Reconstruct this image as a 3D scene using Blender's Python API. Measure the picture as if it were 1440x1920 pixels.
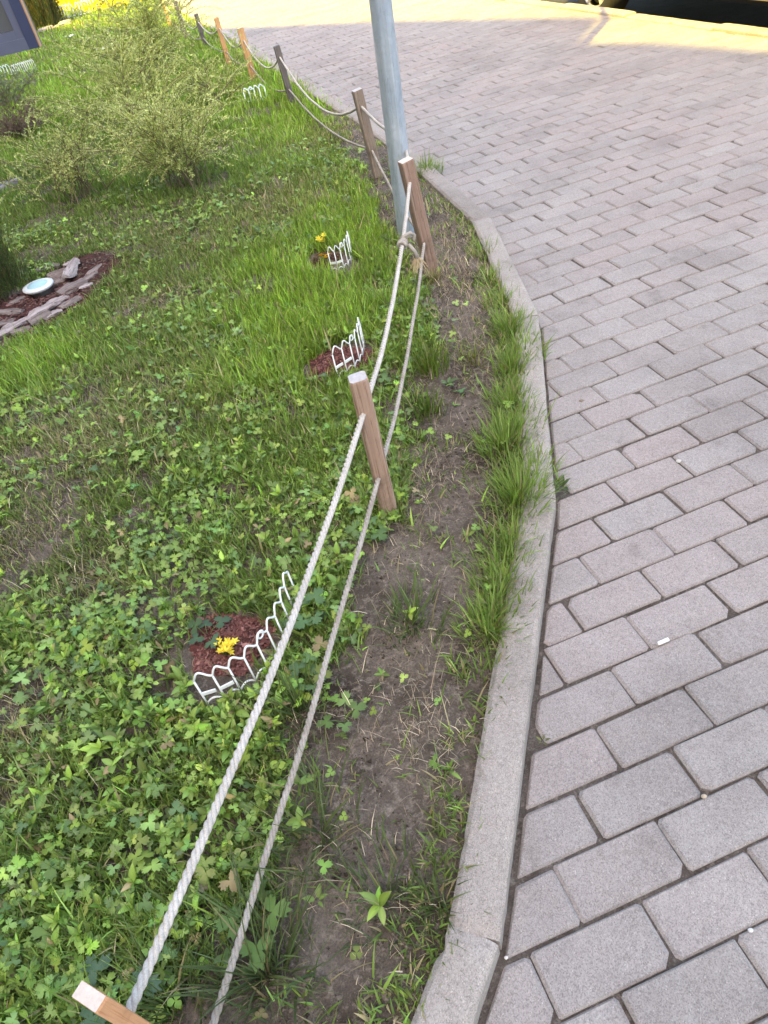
import bpy, math, random
import numpy as np
from mathutils import Matrix, Vector, noise as mnoise

for o in list(bpy.data.objects): bpy.data.objects.remove(o, do_unlink=True)
S = bpy.context.scene
COL = S.collection
rng = np.random.default_rng(7)
random.seed(7)
R = math.radians

# ------------------------------------------------------------------ camera
FPX, PITCH, ROLL, CAMH = 1346.435, R(41.8277), R(-13.7467), 1.30353
cp_, sp_ = math.cos(PITCH), math.sin(PITCH); cr_, sr_ = math.cos(ROLL), math.sin(ROLL)
_up = np.array([0, sp_, cp_]); _rt = np.array([1., 0, 0])
CF = np.array([0, cp_, -sp_]); CR = cr_*_rt + sr_*_up; CU = -sr_*_rt + cr_*_up
CC = np.array([0, 0, CAMH])
cd = bpy.data.cameras.new('camera'); cam = bpy.data.objects.new('camera', cd); COL.objects.link(cam)
cd.sensor_fit = 'VERTICAL'; cd.sensor_height = 36; cd.sensor_width = 27
cd.lens = 36*FPX/1920; cd.clip_start = .02; cd.clip_end = 2000
M = Matrix(((CR[0], CU[0], -CF[0], 0), (CR[1], CU[1], -CF[1], 0), (CR[2], CU[2], -CF[2], CAMH), (0, 0, 0, 1)))
cam.matrix_world = M
S.camera = cam
S.render.resolution_x, S.render.resolution_y = 768, 1024

# ------------------------------------------------------------------ sky, sun, exposure
SUN_EL = R(50); SUN_H = np.array([-.53, -.848])          # horizontal direction towards the sun
w = bpy.data.worlds.new('World'); S.world = w; w.use_nodes = True
nt = w.node_tree; nt.nodes.clear()
sky = nt.nodes.new('ShaderNodeTexSky'); sky.sky_type = 'NISHITA'; sky.sun_disc = False
sky.sun_elevation = SUN_EL; sky.sun_rotation = math.atan2(SUN_H[0], SUN_H[1])
sky.air_density = 1.0; sky.dust_density = 3.0; sky.ozone_density = 1.0
wb = nt.nodes.new('ShaderNodeMix'); wb.data_type = 'RGBA'; wb.blend_type = 'MULTIPLY'
wb.inputs[0].default_value = 1; wb.inputs[7].default_value = (1.09, 1.0, .87, 1)   # thin bright haze, neutral white balance
bg = nt.nodes.new('ShaderNodeBackground'); bg.inputs[1].default_value = .15
wo = nt.nodes.new('ShaderNodeOutputWorld')
nt.links.new(sky.outputs[0], wb.inputs[6]); nt.links.new(wb.outputs[2], bg.inputs[0]); nt.links.new(bg.outputs[0], wo.inputs[0])
sl = bpy.data.lights.new('sun', 'SUN'); sl.energy = 3.2; sl.angle = R(.45); sl.color = (1, .78, .10)
so = bpy.data.objects.new('sun', sl); COL.objects.link(so)
sdir = Vector((SUN_H[0]*math.cos(SUN_EL), SUN_H[1]*math.cos(SUN_EL), math.sin(SUN_EL)))
so.rotation_euler = sdir.to_track_quat('Z', 'Y').to_euler(); so.location = (-10, -16, 30)
vs = S.view_settings; vs.view_transform = 'Standard'; vs.look = 'None'; vs.gamma = 1; vs.exposure = 2.42
vs.use_curve_mapping = False

# ------------------------------------------------------------------ pixel -> place helpers
def ray(x, y): return CF + CR*((x-720)/FPX) - CU*((y-960)/FPX)
def gp(x, y, z=.035):
    d = ray(x, y); return CC + d*((z-CAMH)/d[2])
def proj(P):
    d = np.atleast_2d(P) - CC; z = d@CF
    return np.stack([720+FPX*(d@CR)/z, 960-FPX*(d@CU)/z, z], 1)
def sm(a, b, x): t = np.clip((x-a)/(b-a), 0, 1); return t*t*(3-2*t)
_tab = np.random.default_rng(3).random((256, 256))
def vnoise(x, y, s=1.0, seed=0):
    x = np.asarray(x)*s+seed*17.3+500; y = np.asarray(y)*s+seed*9.1+500
    i = np.floor(x).astype(int); j = np.floor(y).astype(int); u = x-i; v = y-j
    u = u*u*(3-2*u); v = v*v*(3-2*v); g = lambda a, b: _tab[a % 256, b % 256]
    return (g(i, j)*(1-u)+g(i+1, j)*u)*(1-v)+(g(i, j+1)*(1-u)+g(i+1, j+1)*u)*v
def fbm(x, y, s=1.0, seed=0):
    return .5*vnoise(x, y, s, seed)+.3*vnoise(x, y, s*2.1, seed+1)+.2*vnoise(x, y, s*4.3, seed+2)

# left kerb, outer top edge as x(y)
KY = np.array([-3.2, -1.4, -.44, .371, 1.31, 2.22, 3.15, 3.95, 4.5, 5.2, 5.82, 6.57, 7.96, 9.18, 10.4, 12.5, 14.5, 16, 19, 30])
KX = np.array([-3.0, -1.35, -.575, .015, .431, .686, .772, .70, .63, .54, .40, .26, .02, -.21, -.39, -.85, -1.26, -1.55, -2.1, -4.6])
def kx(y): return np.interp(y, KY, KX)
KW = .085
def kslope(y): return (kx(y+.02)-kx(y-.02))/.04
def kdist(x, y): return (kx(y)-x)/np.sqrt(1+kslope(y)**2) - KW     # metres into the lawn from the kerb's inner edge
K2 = lambda y: 2.45-.207*(y-8.16)                                   # right kerb
LAWN_END = 24.5

# ------------------------------------------------------------------ mesh / object helpers
def mesh(name, v, f, mats=None, smooth=False, col=None, rnd=None):
    m = bpy.data.meshes.new(name)
    v = np.asarray(v, float)
    if isinstance(f, np.ndarray):
        k = f.shape[1]; n = len(f)
        m.vertices.add(len(v)); m.vertices.foreach_set('co', v.ravel())
        m.loops.add(n*k); m.loops.foreach_set('vertex_index', f.ravel().astype(np.int32))
        m.polygons.add(n); m.polygons.foreach_set('loop_start', np.arange(0, n*k, k, dtype=np.int32))
        m.polygons.foreach_set('loop_total', np.full(n, k, dtype=np.int32))
        m.update(calc_edges=True)
    else:
        m.from_pydata([tuple(p) for p in v], [], f); m.update()
    if smooth: m.polygons.foreach_set('use_smooth', np.ones(len(m.polygons), dtype=bool))
    if col is not None:
        a = m.color_attributes.new('Col', 'FLOAT_COLOR', 'POINT')
        c = np.ones((len(v), 4)); c[:, :3] = col; a.data.foreach_set('color', c.ravel())
    if rnd is not None:
        a = m.attributes.new('rnd', 'FLOAT', 'POINT'); a.data.foreach_set('value', np.asarray(rnd, float))
    if mats: m.materials.append(mats)
    return m
def obj(name, me, parent=None, loc=None):
    o = bpy.data.objects.new(name, me); COL.objects.link(o)
    if parent: o.parent = parent
    if loc is not None: o.location = loc
    return o
def tag(o, label=None, cat=None, group=None, kind=None):
    if label: o['label'] = label
    if cat: o['category'] = cat
    if group: o['group'] = group
    if kind: o['kind'] = kind
    return o
def thing(name, loc, label, cat, group=None, rz=0):
    o = bpy.data.objects.new(name, None); COL.objects.link(o); o.location = loc; o.rotation_euler = (0, 0, rz); o.empty_display_size = .1
    return tag(o, label, cat, group)

class MB:
    """collects verts/faces"""
    def __init__(s): s.v = []; s.f = []
    def add(s, v, f):
        n = len(s.v); s.v += [tuple(p) for p in v]; s.f += [tuple(i+n for i in q) for q in f]; return s
    def box(s, c, h, rot=None):
        P = [(x*h[0], y*h[1], z*h[2]) for x in (-1, 1) for y in (-1, 1) for z in (-1, 1)]
        P = [((rot @ Vector(p)) if rot else Vector(p)) + Vector(c) for p in P]
        return s.add(P, [(0, 1, 3, 2), (4, 6, 7, 5), (0, 4, 5, 1), (2, 3, 7, 6), (0, 2, 6, 4), (1, 5, 7, 3)])
    def tube(s, pts, r, n=6, cap=True):
        pts = [Vector(p) for p in pts]; rs = r if hasattr(r, '__len__') else [r]*len(pts)
        V = []; ref = None
        for i, p in enumerate(pts):
            t = (pts[min(i+1, len(pts)-1)]-pts[max(i-1, 0)]).normalized()
            if ref is None: ref = t.orthogonal().normalized()
            ref = (ref-t*ref.dot(t)).normalized(); b = t.cross(ref)
            for k in range(n):
                a = 2*math.pi*k/n; V.append(p+(ref*math.cos(a)+b*math.sin(a))*rs[i])
        F = [(i*n+k, i*n+(k+1) % n, (i+1)*n+(k+1) % n, (i+1)*n+k) for i in range(len(pts)-1) for k in range(n)]
        if cap: F += [tuple(range(n))[::-1], tuple((len(pts)-1)*n+k for k in range(n))]
        return s.add(V, F)
    def lathe(s, prof, n=24, c=(0, 0, 0)):
        V = [(c[0]+r*math.cos(2*math.pi*k/n), c[1]+r*math.sin(2*math.pi*k/n), c[2]+z) for r, z in prof for k in range(n)]
        F = [(i*n+k, i*n+(k+1) % n, (i+1)*n+(k+1) % n, (i+1)*n+k) for i in range(len(prof)-1) for k in range(n)]
        F += [tuple(range(n))[::-1], tuple((len(prof)-1)*n+k for k in range(n))]
        return s.add(V, F)
    def mesh(s, name, mat, smooth=False): return mesh(name, s.v, s.f, mat, smooth)

# ------------------------------------------------------------------ materials
def newmat(name):
    m = bpy.data.materials.new(name); m.use_nodes = True; n = m.node_tree; n.nodes.clear()
    out = n.nodes.new('ShaderNodeOutputMaterial'); b = n.nodes.new('ShaderNodeBsdfPrincipled'); n.links.new(b.outputs[0], out.inputs[0])
    return m, n, b, out
class NB:
    def __init__(s, n): s.n = n
    def node(s, t, **k):
        o = s.n.nodes.new(t)
        for a, b in k.items(): setattr(o, a, b)
        return o
    def link(s, a, b): s.n.links.new(a, b)
    def pos(s): return s.node('ShaderNodeNewGeometry').outputs['Position']
    def objc(s): return s.node('ShaderNodeTexCoord').outputs['Object']
    def mapv(s, v, scale=(1, 1, 1), rot=(0, 0, 0)):
        m = s.node('ShaderNodeMapping'); m.inputs['Scale'].default_value = scale; m.inputs['Rotation'].default_value = rot; s.link(v, m.inputs[0]); return m.outputs[0]
    def noise(s, v, scale, detail=3, rough=.55):
        t = s.node('ShaderNodeTexNoise'); t.inputs['Scale'].default_value = scale; t.inputs['Detail'].default_value = detail; t.inputs['Roughness'].default_value = rough
        s.link(v, t.inputs['Vector']); return t.outputs[0]
    def vor(s, v, scale, feat='F1'):
        t = s.node('ShaderNodeTexVoronoi', feature=feat); t.inputs['Scale'].default_value = scale; s.link(v, t.inputs['Vector']); return t
    def ramp(s, f, stops):
        r = s.node('ShaderNodeValToRGB'); e = r.color_ramp.elements
        while len(e) < len(stops): e.new(.5)
        for i, (p, c) in enumerate(stops):
            e[i].position = p; e[i].color = (c, c, c, 1) if not hasattr(c, '__len__') else (*c, 1)
        s.link(f, r.inputs[0]); return r.outputs[0]
    def mix(s, a, b, f, blend='MIX'):
        m = s.node('ShaderNodeMix', data_type='RGBA', blend_type=blend)
        for i, x in ((6, a), (7, b), (0, f)):
            if hasattr(x, 'links'): s.link(x, m.inputs[i])
            elif i == 0: m.inputs[0].default_value = x
            else: m.inputs[i].default_value = (*x, 1)
        return m.outputs[2]
    def math(s, op, a, b=0.):
        m = s.node('ShaderNodeMath', operation=op)
        for i, x in ((0, a), (1, b)):
            if hasattr(x, 'links'): s.link(x, m.inputs[i])
            else: m.inputs[i].default_value = x
        return m.outputs[0]
    def bump(s, h, strength, dist=.002, bsdf=None):
        b = s.node('ShaderNodeBump'); b.inputs['Strength'].default_value = strength; b.inputs['Distance'].default_value = dist
        s.link(h, b.inputs['Height'])
        if bsdf: s.link(b.outputs[0], bsdf.inputs['Normal'])
        return b.outputs[0]

def concrete(name, c1, c2, pink, speck=.5, tint=True):
    m, n, b, _ = newmat(name); N = NB(n); P = N.pos()
    oi = N.node('ShaderNodeObjectInfo').outputs['Random']
    at = N.node('ShaderNodeAttribute', attribute_name='rnd').outputs['Fac']
    rr = N.math('FRACT', N.math('ADD', oi, at))
    base = N.mix(c1, c2, N.ramp(rr, [(0, 0.), (1, 1.)]))
    if tint:
        r2 = N.math('FRACT', N.math('MULTIPLY', rr, 7.31))
        big = N.noise(P, .8, 2)
        pk = N.math('MULTIPLY', N.ramp(big, [(.32, 0.), (.58, 1.)]), N.ramp(r2, [(.2, .25), (.9, 1.)]))
        base = N.mix(base, pink, pk)
    blot = N.noise(P, 14, 4, .65)
    base = N.mix(base, (.36, .34, .33), N.ramp(blot, [(.25, .75), (.5, .5), (.75, .3)]), 'OVERLAY')
    fine = N.noise(P, 420, 2, .8)
    base = N.mix(base, (.5, .5, .5), N.math('MULTIPLY', N.ramp(fine, [(.35, 1.), (.5, 0.)]), .0))
    g = N.vor(P, 620)
    gr = N.ramp(g.outputs['Color'], [(0, .40), (.5, .95), (.85, 1.1), (1, 1.75)])
    base = N.mix(base, gr, speck, 'MULTIPLY')
    base = N.mix(base, N.ramp(N.noise(P, 110, 3, .7), [(.3, .82), (.5, 1.), (.7, 1.10)]), .8, 'MULTIPLY')
    st = N.ramp(N.noise(P, 2.3, 5, .6), [(.3, .74), (.5, 1.), (.75, 1.10)])
    st = N.mix(st, N.ramp(N.noise(P, 7.5, 6, .7), [(.30, .70), (.42, 1.), (.66, 1.), (.74, 1.12)]), 1., 'MULTIPLY')
    base = N.mix(base, st, .8, 'MULTIPLY')
    N.link(base, b.inputs['Base Color']); b.inputs['Roughness'].default_value = .88; b.inputs['Specular IOR Level'].default_value = .3
    h = N.math('ADD', N.math('MULTIPLY', g.outputs['Distance'], .6), N.noise(P, 160, 4, .8))
    N.bump(h, .55, .0025, b)
    return m
M_PAVER = concrete('paver_concrete', (.35, .322, .30), (.42, .39, .365), (.41, .355, .33), .75)
M_KERB = concrete('kerb_concrete', (.40, .355, .315), (.47, .425, .38), (.38, .33, .30), .75, False)

def soil_mat(name, c1, c2, c3, scale=1.):
    m, n, b, _ = newmat(name); N = NB(n); P = N.pos()
    a = N.noise(P, 5*scale, 5, .65); f = N.noise(P, 60*scale, 5, .75); ff = N.noise(P, 260*scale, 3, .8)
    base = N.mix(c1, c2, N.ramp(a, [(.36, 0.), (.62, 1.)]))
    base = N.mix(base, c3, N.ramp(f, [(.5, 0.), (.68, 1.)]))
    base = N.mix(base, N.ramp(ff, [(.3, .5), (.5, 1.), (.72, 1.5)]), .8, 'MULTIPLY')
    N.link(base, b.inputs['Base Color']); b.inputs['Roughness'].default_value = .95; b.inputs['Specular IOR Level'].default_value = .15
    N.bump(N.math('ADD', f, N.math('MULTIPLY', ff, .5)), .9, .008, b)
    return m
M_SOIL = soil_mat('soil', (.062, .046, .034), (.165, .132, .104), (.27, .22, .175))
M_SAND = soil_mat('joint_sand', (.085, .068, .055), (.15, .125, .105), (.24, .205, .175), 1.4)
M_MULCHBASE = soil_mat('mulch_base', (.05, .02, .016), (.085, .034, .028), (.13, .06, .05), 1.5)
M_ASPH = soil_mat('asphalt', (.045, .044, .045), (.06, .058, .058), (.09, .088, .085), 2.)

def leaf_mat(name, trans=.3, rough=.5, spec=.3):
    m, n, b, out = newmat(name); N = NB(n)
    c = N.node('ShaderNodeAttribute', attribute_name='Col').outputs['Color']
    N.link(c, b.inputs['Base Color']); b.inputs['Roughness'].default_value = rough; b.inputs['Specular IOR Level'].default_value = spec
    t = N.node('ShaderNodeBsdfTranslucent'); N.link(N.mix(c, (1.25, 1.2, .6), 1., 'MULTIPLY'), t.inputs[0])
    x = N.node('ShaderNodeMixShader'); x.inputs[0].default_value = trans
    N.link(b.outputs[0], x.inputs[1]); N.link(t.outputs[0], x.inputs[2]); N.link(x.outputs[0], out.inputs[0])
    return m
M_GRASS = leaf_mat('grass_blade'); M_LEAF = leaf_mat('broad_leaf', .22, .42, .4); M_STRAW = leaf_mat('dry_straw', .1, .8, .1)
M_CHIP = leaf_mat('bark_chip', 0., .9, .1); M_PETAL = leaf_mat('petal', .3, .6, .2)

def plain(name, c, rough=.5, metal=0., spec=.5, var=.0, scale=30, bump=0.):
    m, n, b, _ = newmat(name); N = NB(n); P = N.objc()
    if var:
        v = N.ramp(N.noise(P, scale, 4, .65), [(.3, 1-var), (.7, 1+var)])
        N.link(N.mix(c, v, 1., 'MULTIPLY'), b.inputs['Base Color'])
    else: b.inputs['Base Color'].default_value = (*c, 1)
    if bump: N.bump(N.noise(P, scale*3, 4, .7), bump, .002, b)
    b.inputs['Roughness'].default_value = rough; b.inputs['Metallic'].default_value = metal; b.inputs['Specular IOR Level'].default_value = spec
    return m
def wood(name, c1, c2, dark, grain=1.):
    m, n, b, _ = newmat(name); N = NB(n); P = N.objc()
    st = N.mapv(P, (60*grain, 60*grain, 2.2))
    g = N.noise(st, 1.2, 5, .65); g2 = N.noise(N.mapv(P, (160, 160, 5)), 1.5, 3, .7)
    base = N.mix(c1, c2, N.ramp(g, [(.32, 0.), (.66, 1.)]))
    base = N.mix(base, dark, N.ramp(g2, [(.54, 0.), (.66, .9)]))
    base = N.mix(base, N.ramp(N.noise(P, 11, 5, .7), [(.28, .55), (.48, 1.), (.75, 1.15)]), .9, 'MULTIPLY')
    N.link(base, b.inputs['Base Color']); b.inputs['Roughness'].default_value = .85; b.inputs['Specular IOR Level'].default_value = .2
    N.bump(N.math('ADD', g, g2), .6, .002, b)
    return m
W_BROWN = wood('weathered_brown_wood', (.30, .19, .135), (.40, .28, .21), (.17, .10, .07))
W_RED = wood('reddish_brown_wood', (.245, .155, .115), (.33, .23, .18), (.12, .07, .05))
W_GREY = wood('grey_brown_wood', (.22, .165, .125), (.30, .235, .19), (.11, .08, .06))
W_DARK = wood('dark_grey_wood', (.12, .105, .10), (.19, .165, .155), (.06, .05, .05))
W_NEW = wood('fresh_orange_wood', (.55, .30, .13), (.66, .40, .20), (.42, .20, .08))
W_NEWR = wood('fresh_orange_wood_near', (.50, .26, .13), (.58, .33, .18), (.40, .19, .09))
W_CUT = plain('sawn_wood_end', (.62, .52, .44), .85, var=.12, scale=120, bump=.3)
W_CUTG = plain('grey_sawn_end', (.46, .43, .42), .85, var=.15, scale=120, bump=.3)

# ------------------------------------------------------------------ the setting
g = mesh('ground', [(-400, -400, -.3), (400, -400, -.3), (400, 400, -.3), (-400, 400, -.3)], [(0, 1, 2, 3)], M_SOIL)
tag(obj('ground', g), kind='structure')

# lawn soil: rows along y, columns going left from under the kerb
ys = np.concatenate([np.arange(-3.0, 5, .03), np.arange(5, 12, .08), np.arange(12, LAWN_END+.01, .25)])
ts = np.concatenate([np.arange(0, 1.6, .03), np.arange(1.6, 5, .12), np.arange(5, 26, .8)])
Y, T = np.meshgrid(ys, ts, indexing='ij'); X = kx(Y)-.045-T
def ground_z(x, y):
    t = kdist(x, y)
    z = .030+.030*(fbm(x, y, 2.2, 4)-.5)*sm(.02, .25, t)+.016*(fbm(x, y, 14, 6)-.5)*sm(0, .08, t)+.006*(fbm(x, y, 45, 8)-.5)
    return z - .012*sm(.06, .0, t) + .03*sm(.5, 2.5, t)*0
Z = ground_z(X, Y)
V = np.stack([X, Y, Z], -1).reshape(-1, 3); a, b_ = X.shape
I = np.arange(a*b_).reshape(a, b_)
Fq = np.stack([I[:-1, :-1], I[:-1, 1:], I[1:, 1:], I[1:, :-1]], -1).reshape(-1, 4)
tag(obj('lawn_soil', mesh('lawn_soil', V, Fq, M_SOIL, True)), kind='structure')

# road where the car stands, below the pavement
rd = [(K2(-12)+.11, -12, -.15), (40, -12, -.15), (40, 60, -.15), (K2(60)+.11, 60, -.15)]
tag(obj('road', mesh('road', rd, [(0, 1, 2, 3)], M_ASPH)), kind='structure')

# pavement bed (sand in the joints)
yy = np.linspace(-3.2, 40, 140)
V = [(float(kx(y))-.03, y, -.0068) for y in yy]+[(K2(y)-.0, y, -.0068) for y in yy]; n = len(yy)
pav = obj('pavement', mesh('pavement', V, [(i, n+i, n+i+1, i+1) for i in range(n-1)], M_SAND)); tag(pav, kind='structure')

def clip(poly, a, c):       # keep a.x >= c
    out = []
    for i in range(len(poly)):
        p, q = poly[i], poly[(i+1) % len(poly)]; dp, dq = a@p-c, a@q-c
        if dp >= 0: out.append(p)
        if (dp >= 0) != (dq >= 0): out.append(p+(q-p)*(dp/(dp-dq)))
    return out
def area(p): p = np.array(p); x, y = p[:, 0], p[:, 1]; return .5*abs(np.dot(x, np.roll(y, -1))-np.dot(y, np.roll(x, -1)))
def inset(poly, d):         # convex CCW polygon moved inwards by d
    n = len(poly); L = []
    for i in range(n):
        p, q = poly[i], poly[(i+1) % n]; e = (q-p)/max(np.linalg.norm(q-p), 1e-9); L.append((p+np.array([-e[1], e[0]])*d, e))
    out = []
    for i in range(n):
        p, e = L[i-1]; q, f = L[i]; den = e[0]*f[1]-e[1]*f[0]
        if abs(den) < 1e-6: out.append(q); continue
        t = ((q-p)[0]*f[1]-(q-p)[1]*f[0])/den; out.append(p+e*t)
    return out
def roundc(poly, r, jit):
    n = len(poly); out = []
    for i in range(n):
        p, a_, c_ = poly[i], poly[i-1], poly[(i+1) % n]
        la, lc = np.linalg.norm(a_-p), np.linalg.norm(c_-p); k = r*(1+random.uniform(-.4, .8))*(3.2 if random.random() < .07 else 1); k = min(k, la*.3, lc*.3)
        out += [p+(a_-p)/la*k+np.array([random.gauss(0, jit), random.gauss(0, jit)]), p+(c_-p)/lc*k+np.array([random.gauss(0, jit), random.gauss(0, jit)])]
    return out
def paver_geo(poly, z=0., tilt=(0, 0), simple=False):
    poly = [np.array(p) for p in poly]
    c = np.mean(poly, 0)
    if not simple: poly = roundc(poly, .0042, .0006)
    top = [p+(c-p)/np.linalg.norm(c-p)*.0068 for p in poly]; n = len(poly); zf = lambda p, zz: z+zz+(p-c)@np.array(tilt)
    V = [(*p, zf(p, 0)) for p in top]+[(*p, zf(p, -.0045)) for p in poly]+[(*p, z-.04) for p in poly]
    F = [tuple(range(n))]+[(n+i, n+(i+1) % n, (i+1) % n, i) for i in range(n)]+[(2*n+i, 2*n+(i+1) % n, n+(i+1) % n, n+i) for i in range(n)]
    return V, F
YAW = R(10.2165); PE = np.array([math.cos(YAW), math.sin(YAW)]); PN = np.array([-PE[1], PE[0]]); PO = np.array([.05435, .3611])
full_var = []
for k in range(24):
    gg = random.uniform(.0013, .0034)
    pl = [PE*sx*(.1-gg*.8)+PN*sy*(.05-gg*1.15) for sx, sy in ((-1, -1), (1, -1), (1, 1), (-1, 1))]
    v, f = paver_geo(pl, 0, (0, 0)); full_var.append(mesh('paver', v, f, M_PAVER))
cands = []
for r in range(-75, 330):
    off = 0 if r % 2 else .5
    for k in range(-60, 60):
        c = PO+PE*(.2*(k+off+.5))+PN*(.1*(r+.5))
        if c[1] < -2.6 or c[1] > 24 or c[0] < kx(c[1])-.25 or c[0] > K2(c[1])+.2: continue
        cj = c+PE*random.gauss(0, .0013)+PN*random.gauss(0, .0009)
        g_ = random.uniform(.0013, .0027)
        poly = [cj+PE*sx*(.1-g_*.7)+PN*sy*(.05-g_*1.5) for sx, sy in ((-1, -1), (1, -1), (1, 1), (-1, 1))]
        A0 = area(poly); clipped = False
        gap = .011 if c[1] < .9 else (.008 if c[1] < 2.2 else .005)
        ya, yb = c[1]-.055, c[1]+.055
        if abs(kx(c[1])-c[0]) < .4:
            p, q = np.array([kx(ya), ya]), np.array([kx(yb), yb]); e = (q-p)/np.linalg.norm(q-p); nn = np.array([e[1], -e[0]])
            poly = clip(poly, nn, nn@p+gap)
        if len(poly) < 3: continue
        nn = np.array([-1, -.207])/math.hypot(1, .207); p0 = np.array([K2(0), 0])
        poly = clip(poly, nn, nn@p0+.004)
        if len(poly) < 3: continue
        A1 = area(poly)
        poly = [poly[k_] for k_ in range(len(poly)) if np.linalg.norm(poly[k_]-poly[k_-1]) > .006]
        if len(poly) < 3: continue
        if A1 < .0012: continue
        q = proj([[*p, 0] for p in poly]); vis = (q[:, 2] > 0) & (q[:, 0] > -20) & (q[:, 0] < 1460) & (q[:, 1] > -20) & (q[:, 1] < 1940)
        cands.append((area(q[:, :2]) if vis.any() else -1, cj, poly, A1 < A0*.985))
cands.sort(key=lambda c: -c[0])
fv, ff, fr = [], [], []
for i, (sa, cj, poly, cl) in enumerate(cands):
    dz = random.gauss(0, .0011); tl = (random.gauss(0, .006), random.gauss(0, .008))
    if i < 300:
        if cl:
            v, f = paver_geo(poly, dz, tl); o = obj('paver', mesh('paver', v, f, M_PAVER), pav)
        else:
            o = obj('paver', full_var[random.randrange(24)], pav, (cj[0], cj[1], dz)); o.rotation_euler = (tl[1], -tl[0], random.gauss(0, .004))
    else:
        v, f = paver_geo(poly, dz, tl, True); n = len(fv); fv += v; ff += [tuple(a+n for a in q) for q in f]; fr += [random.random()]*len(v)
tag(obj('paver_field', mesh('paver_field', fv, ff, M_PAVER, rnd=fr), pav), kind='stuff')

# kerb stones (each one metre), children of the kerb
def arc_points(Xs, Ys, step):
    P = np.stack([Xs, Ys], 1); seg = np.linalg.norm(np.diff(P, axis=0), axis=1); cum = np.r_[0, np.cumsum(seg)]
    return P, cum
kerb = tag(obj('kerb', None), 'grey concrete kerb curving between the lawn and the block pavement', 'kerb', kind='structure')
def kerb_stone(p, q, w, ztop, zbot, parent, seed, mat=M_KERB):
    p, q = np.array(p), np.array(q); L = np.linalg.norm(q-p); e = (q-p)/L; nr = np.array([e[1], -e[0]])   # towards the pavement
    n = max(6, int(L/.02)); V = []; F = []
    prof = [(0, zbot), (0, ztop-.010), (-.004, ztop-.003), (-.012, ztop), (-w*.35, ztop+.001), (-w*.7, ztop+.0005), (-w+.012, ztop-.0015), (-w+.002, ztop-.010), (-w, zbot)]
    m = len(prof)
    for i in range(n+1):
        s = .0025+(L-.005)*i/n
        for j, (dx, z) in enumerate(prof):
            jx = jz = 0
            if 1 <= j <= 7:
                h = mnoise.noise(Vector((s*9+seed*3.7, j*1.7, seed))); h2 = mnoise.noise(Vector((s*40+seed, j*2.3, 5.)))
                jx = .0022*h+.0016*h2; jz = .0012*h+.0010*h2
                if j >= 6 and h+.6*h2 > .33: jz -= .012*(h+.6*h2-.33); jx += .02*(h+.6*h2-.33)      # chipped back edge
            endr = .006*math.exp(-min(i, n-i)*1.2)
            pt = p+e*s+nr*(dx+jx); V.append((*pt, z+jz-(endr if 1 < j < 7 else 0)))
    F = [(i*m+j, (i+1)*m+j, (i+1)*m+j+1, i*m+j+1) for i in range(n) for j in range(m-1)]
    F += [tuple(range(m)), tuple(n*m+j for j in range(m))[::-1]]
    return obj('kerb_stone', mesh('kerb_stone', V, F, mat), parent)
# stone ends along the kerb: measured ones first, then every metre
ends = [(KX[i], KY[i]) for i in range(1, 7)]
Pk, cum = arc_points(KX, KY, 1); s0 = cum[6]
s = s0+1.
while s < cum[-2]:
    ends.append((np.interp(s, cum, KX), np.interp(s, cum, KY))); s += 1.
for i in range(len(ends)-1): kerb_stone(ends[i], ends[i+1], KW, .044+random.gauss(0, .0015), -.12, kerb, i)
kerb2 = tag(obj('road_kerb', None), 'pale kerb at the road edge beside the parked car', 'kerb', kind='structure')
y = -3.0+.66; i = 0
while y < 22:
    z = .012 if i % 2 == 0 else .024
    kerb_stone((K2(y)+.11, y), (K2(y+.98)+.11, y+.98), .11, z, -.2, kerb2, 50+i, M_KERB); y += .985; i += 1

# small footpath at the left
pa, pb = gp(-40, 398, .03)[:2], gp(62, 338, .03)[:2]
e = (pb-pa)/np.linalg.norm(pb-pa); nl = np.array([-e[1], e[0]])
M_SLAB = plain('dark_path_slab', (.10, .095, .105), .85, var=.15, scale=25, bump=.3)
path = tag(obj('footpath', None), kind='structure')
q = [pa-e*2.5, pa+e*.55, pa+e*.55+nl*1.3, pa-e*2.5+nl*1.3]
for iu in range(7):
    for iv in range(4):
        c = pa-e*2.4+e*(.42*iu)+nl*(.1+.31*iv)
        pl = [c, c+e*.412, c+e*.412+nl*.302, c+nl*.302]
        v, f = paver_geo(pl, .05); obj('slab', mesh('slab', v, f, M_SLAB), path)
kerb_stone(pa-e*2.5+nl*.09, pa+e*.56+nl*.09, .06, .065, -.05, path, 90)

# ------------------------------------------------------------------ unseen apartment block, added behind left and shaped to cast the shade
BH = 24.; sh = SUN_H*(BH/math.tan(SUN_EL))
edge = [(-20, 40.6), (-7.0, 21.), (-.75, 11.7), (1.12, 9.2), (1.88, 8.05), (2.5, 7.1), (2.74, 6.72), (2.2, 6.2), (2.42, 5.85), (2.62, 5.6), (2.8, 5.2), (2.95, 4.8), (4.3, 1.2), (7., -6.), (14, -22)]  # wanted shade outline on the ground; the added block's footprint follows it
front = [np.array(p)+sh for p in edge]
back = [front[-1]+np.array([-14, -8.]), front[0]+np.array([-14, -8.])]
fp = front+back
M_PLASTER = plain('beige_plaster', (.50, .46, .40), .9, var=.08, scale=2, bump=.2)
M_WIN = plain('dark_window_glass', (.03, .04, .05), .08, spec=.6)
M_WFRAME = plain('white_window_frame', (.7, .7, .7), .5)
bld = thing('shade_building', (front[6][0], front[6][1], 0), 'unseen beige apartment block added behind the camera to shade the lawn', 'building')
b0 = np.array([front[6][0], front[6][1], 0])
n = len(fp); V = [np.array([*p, -.3])-b0 for p in fp]+[np.array([*p, BH])-b0 for p in fp]
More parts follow.
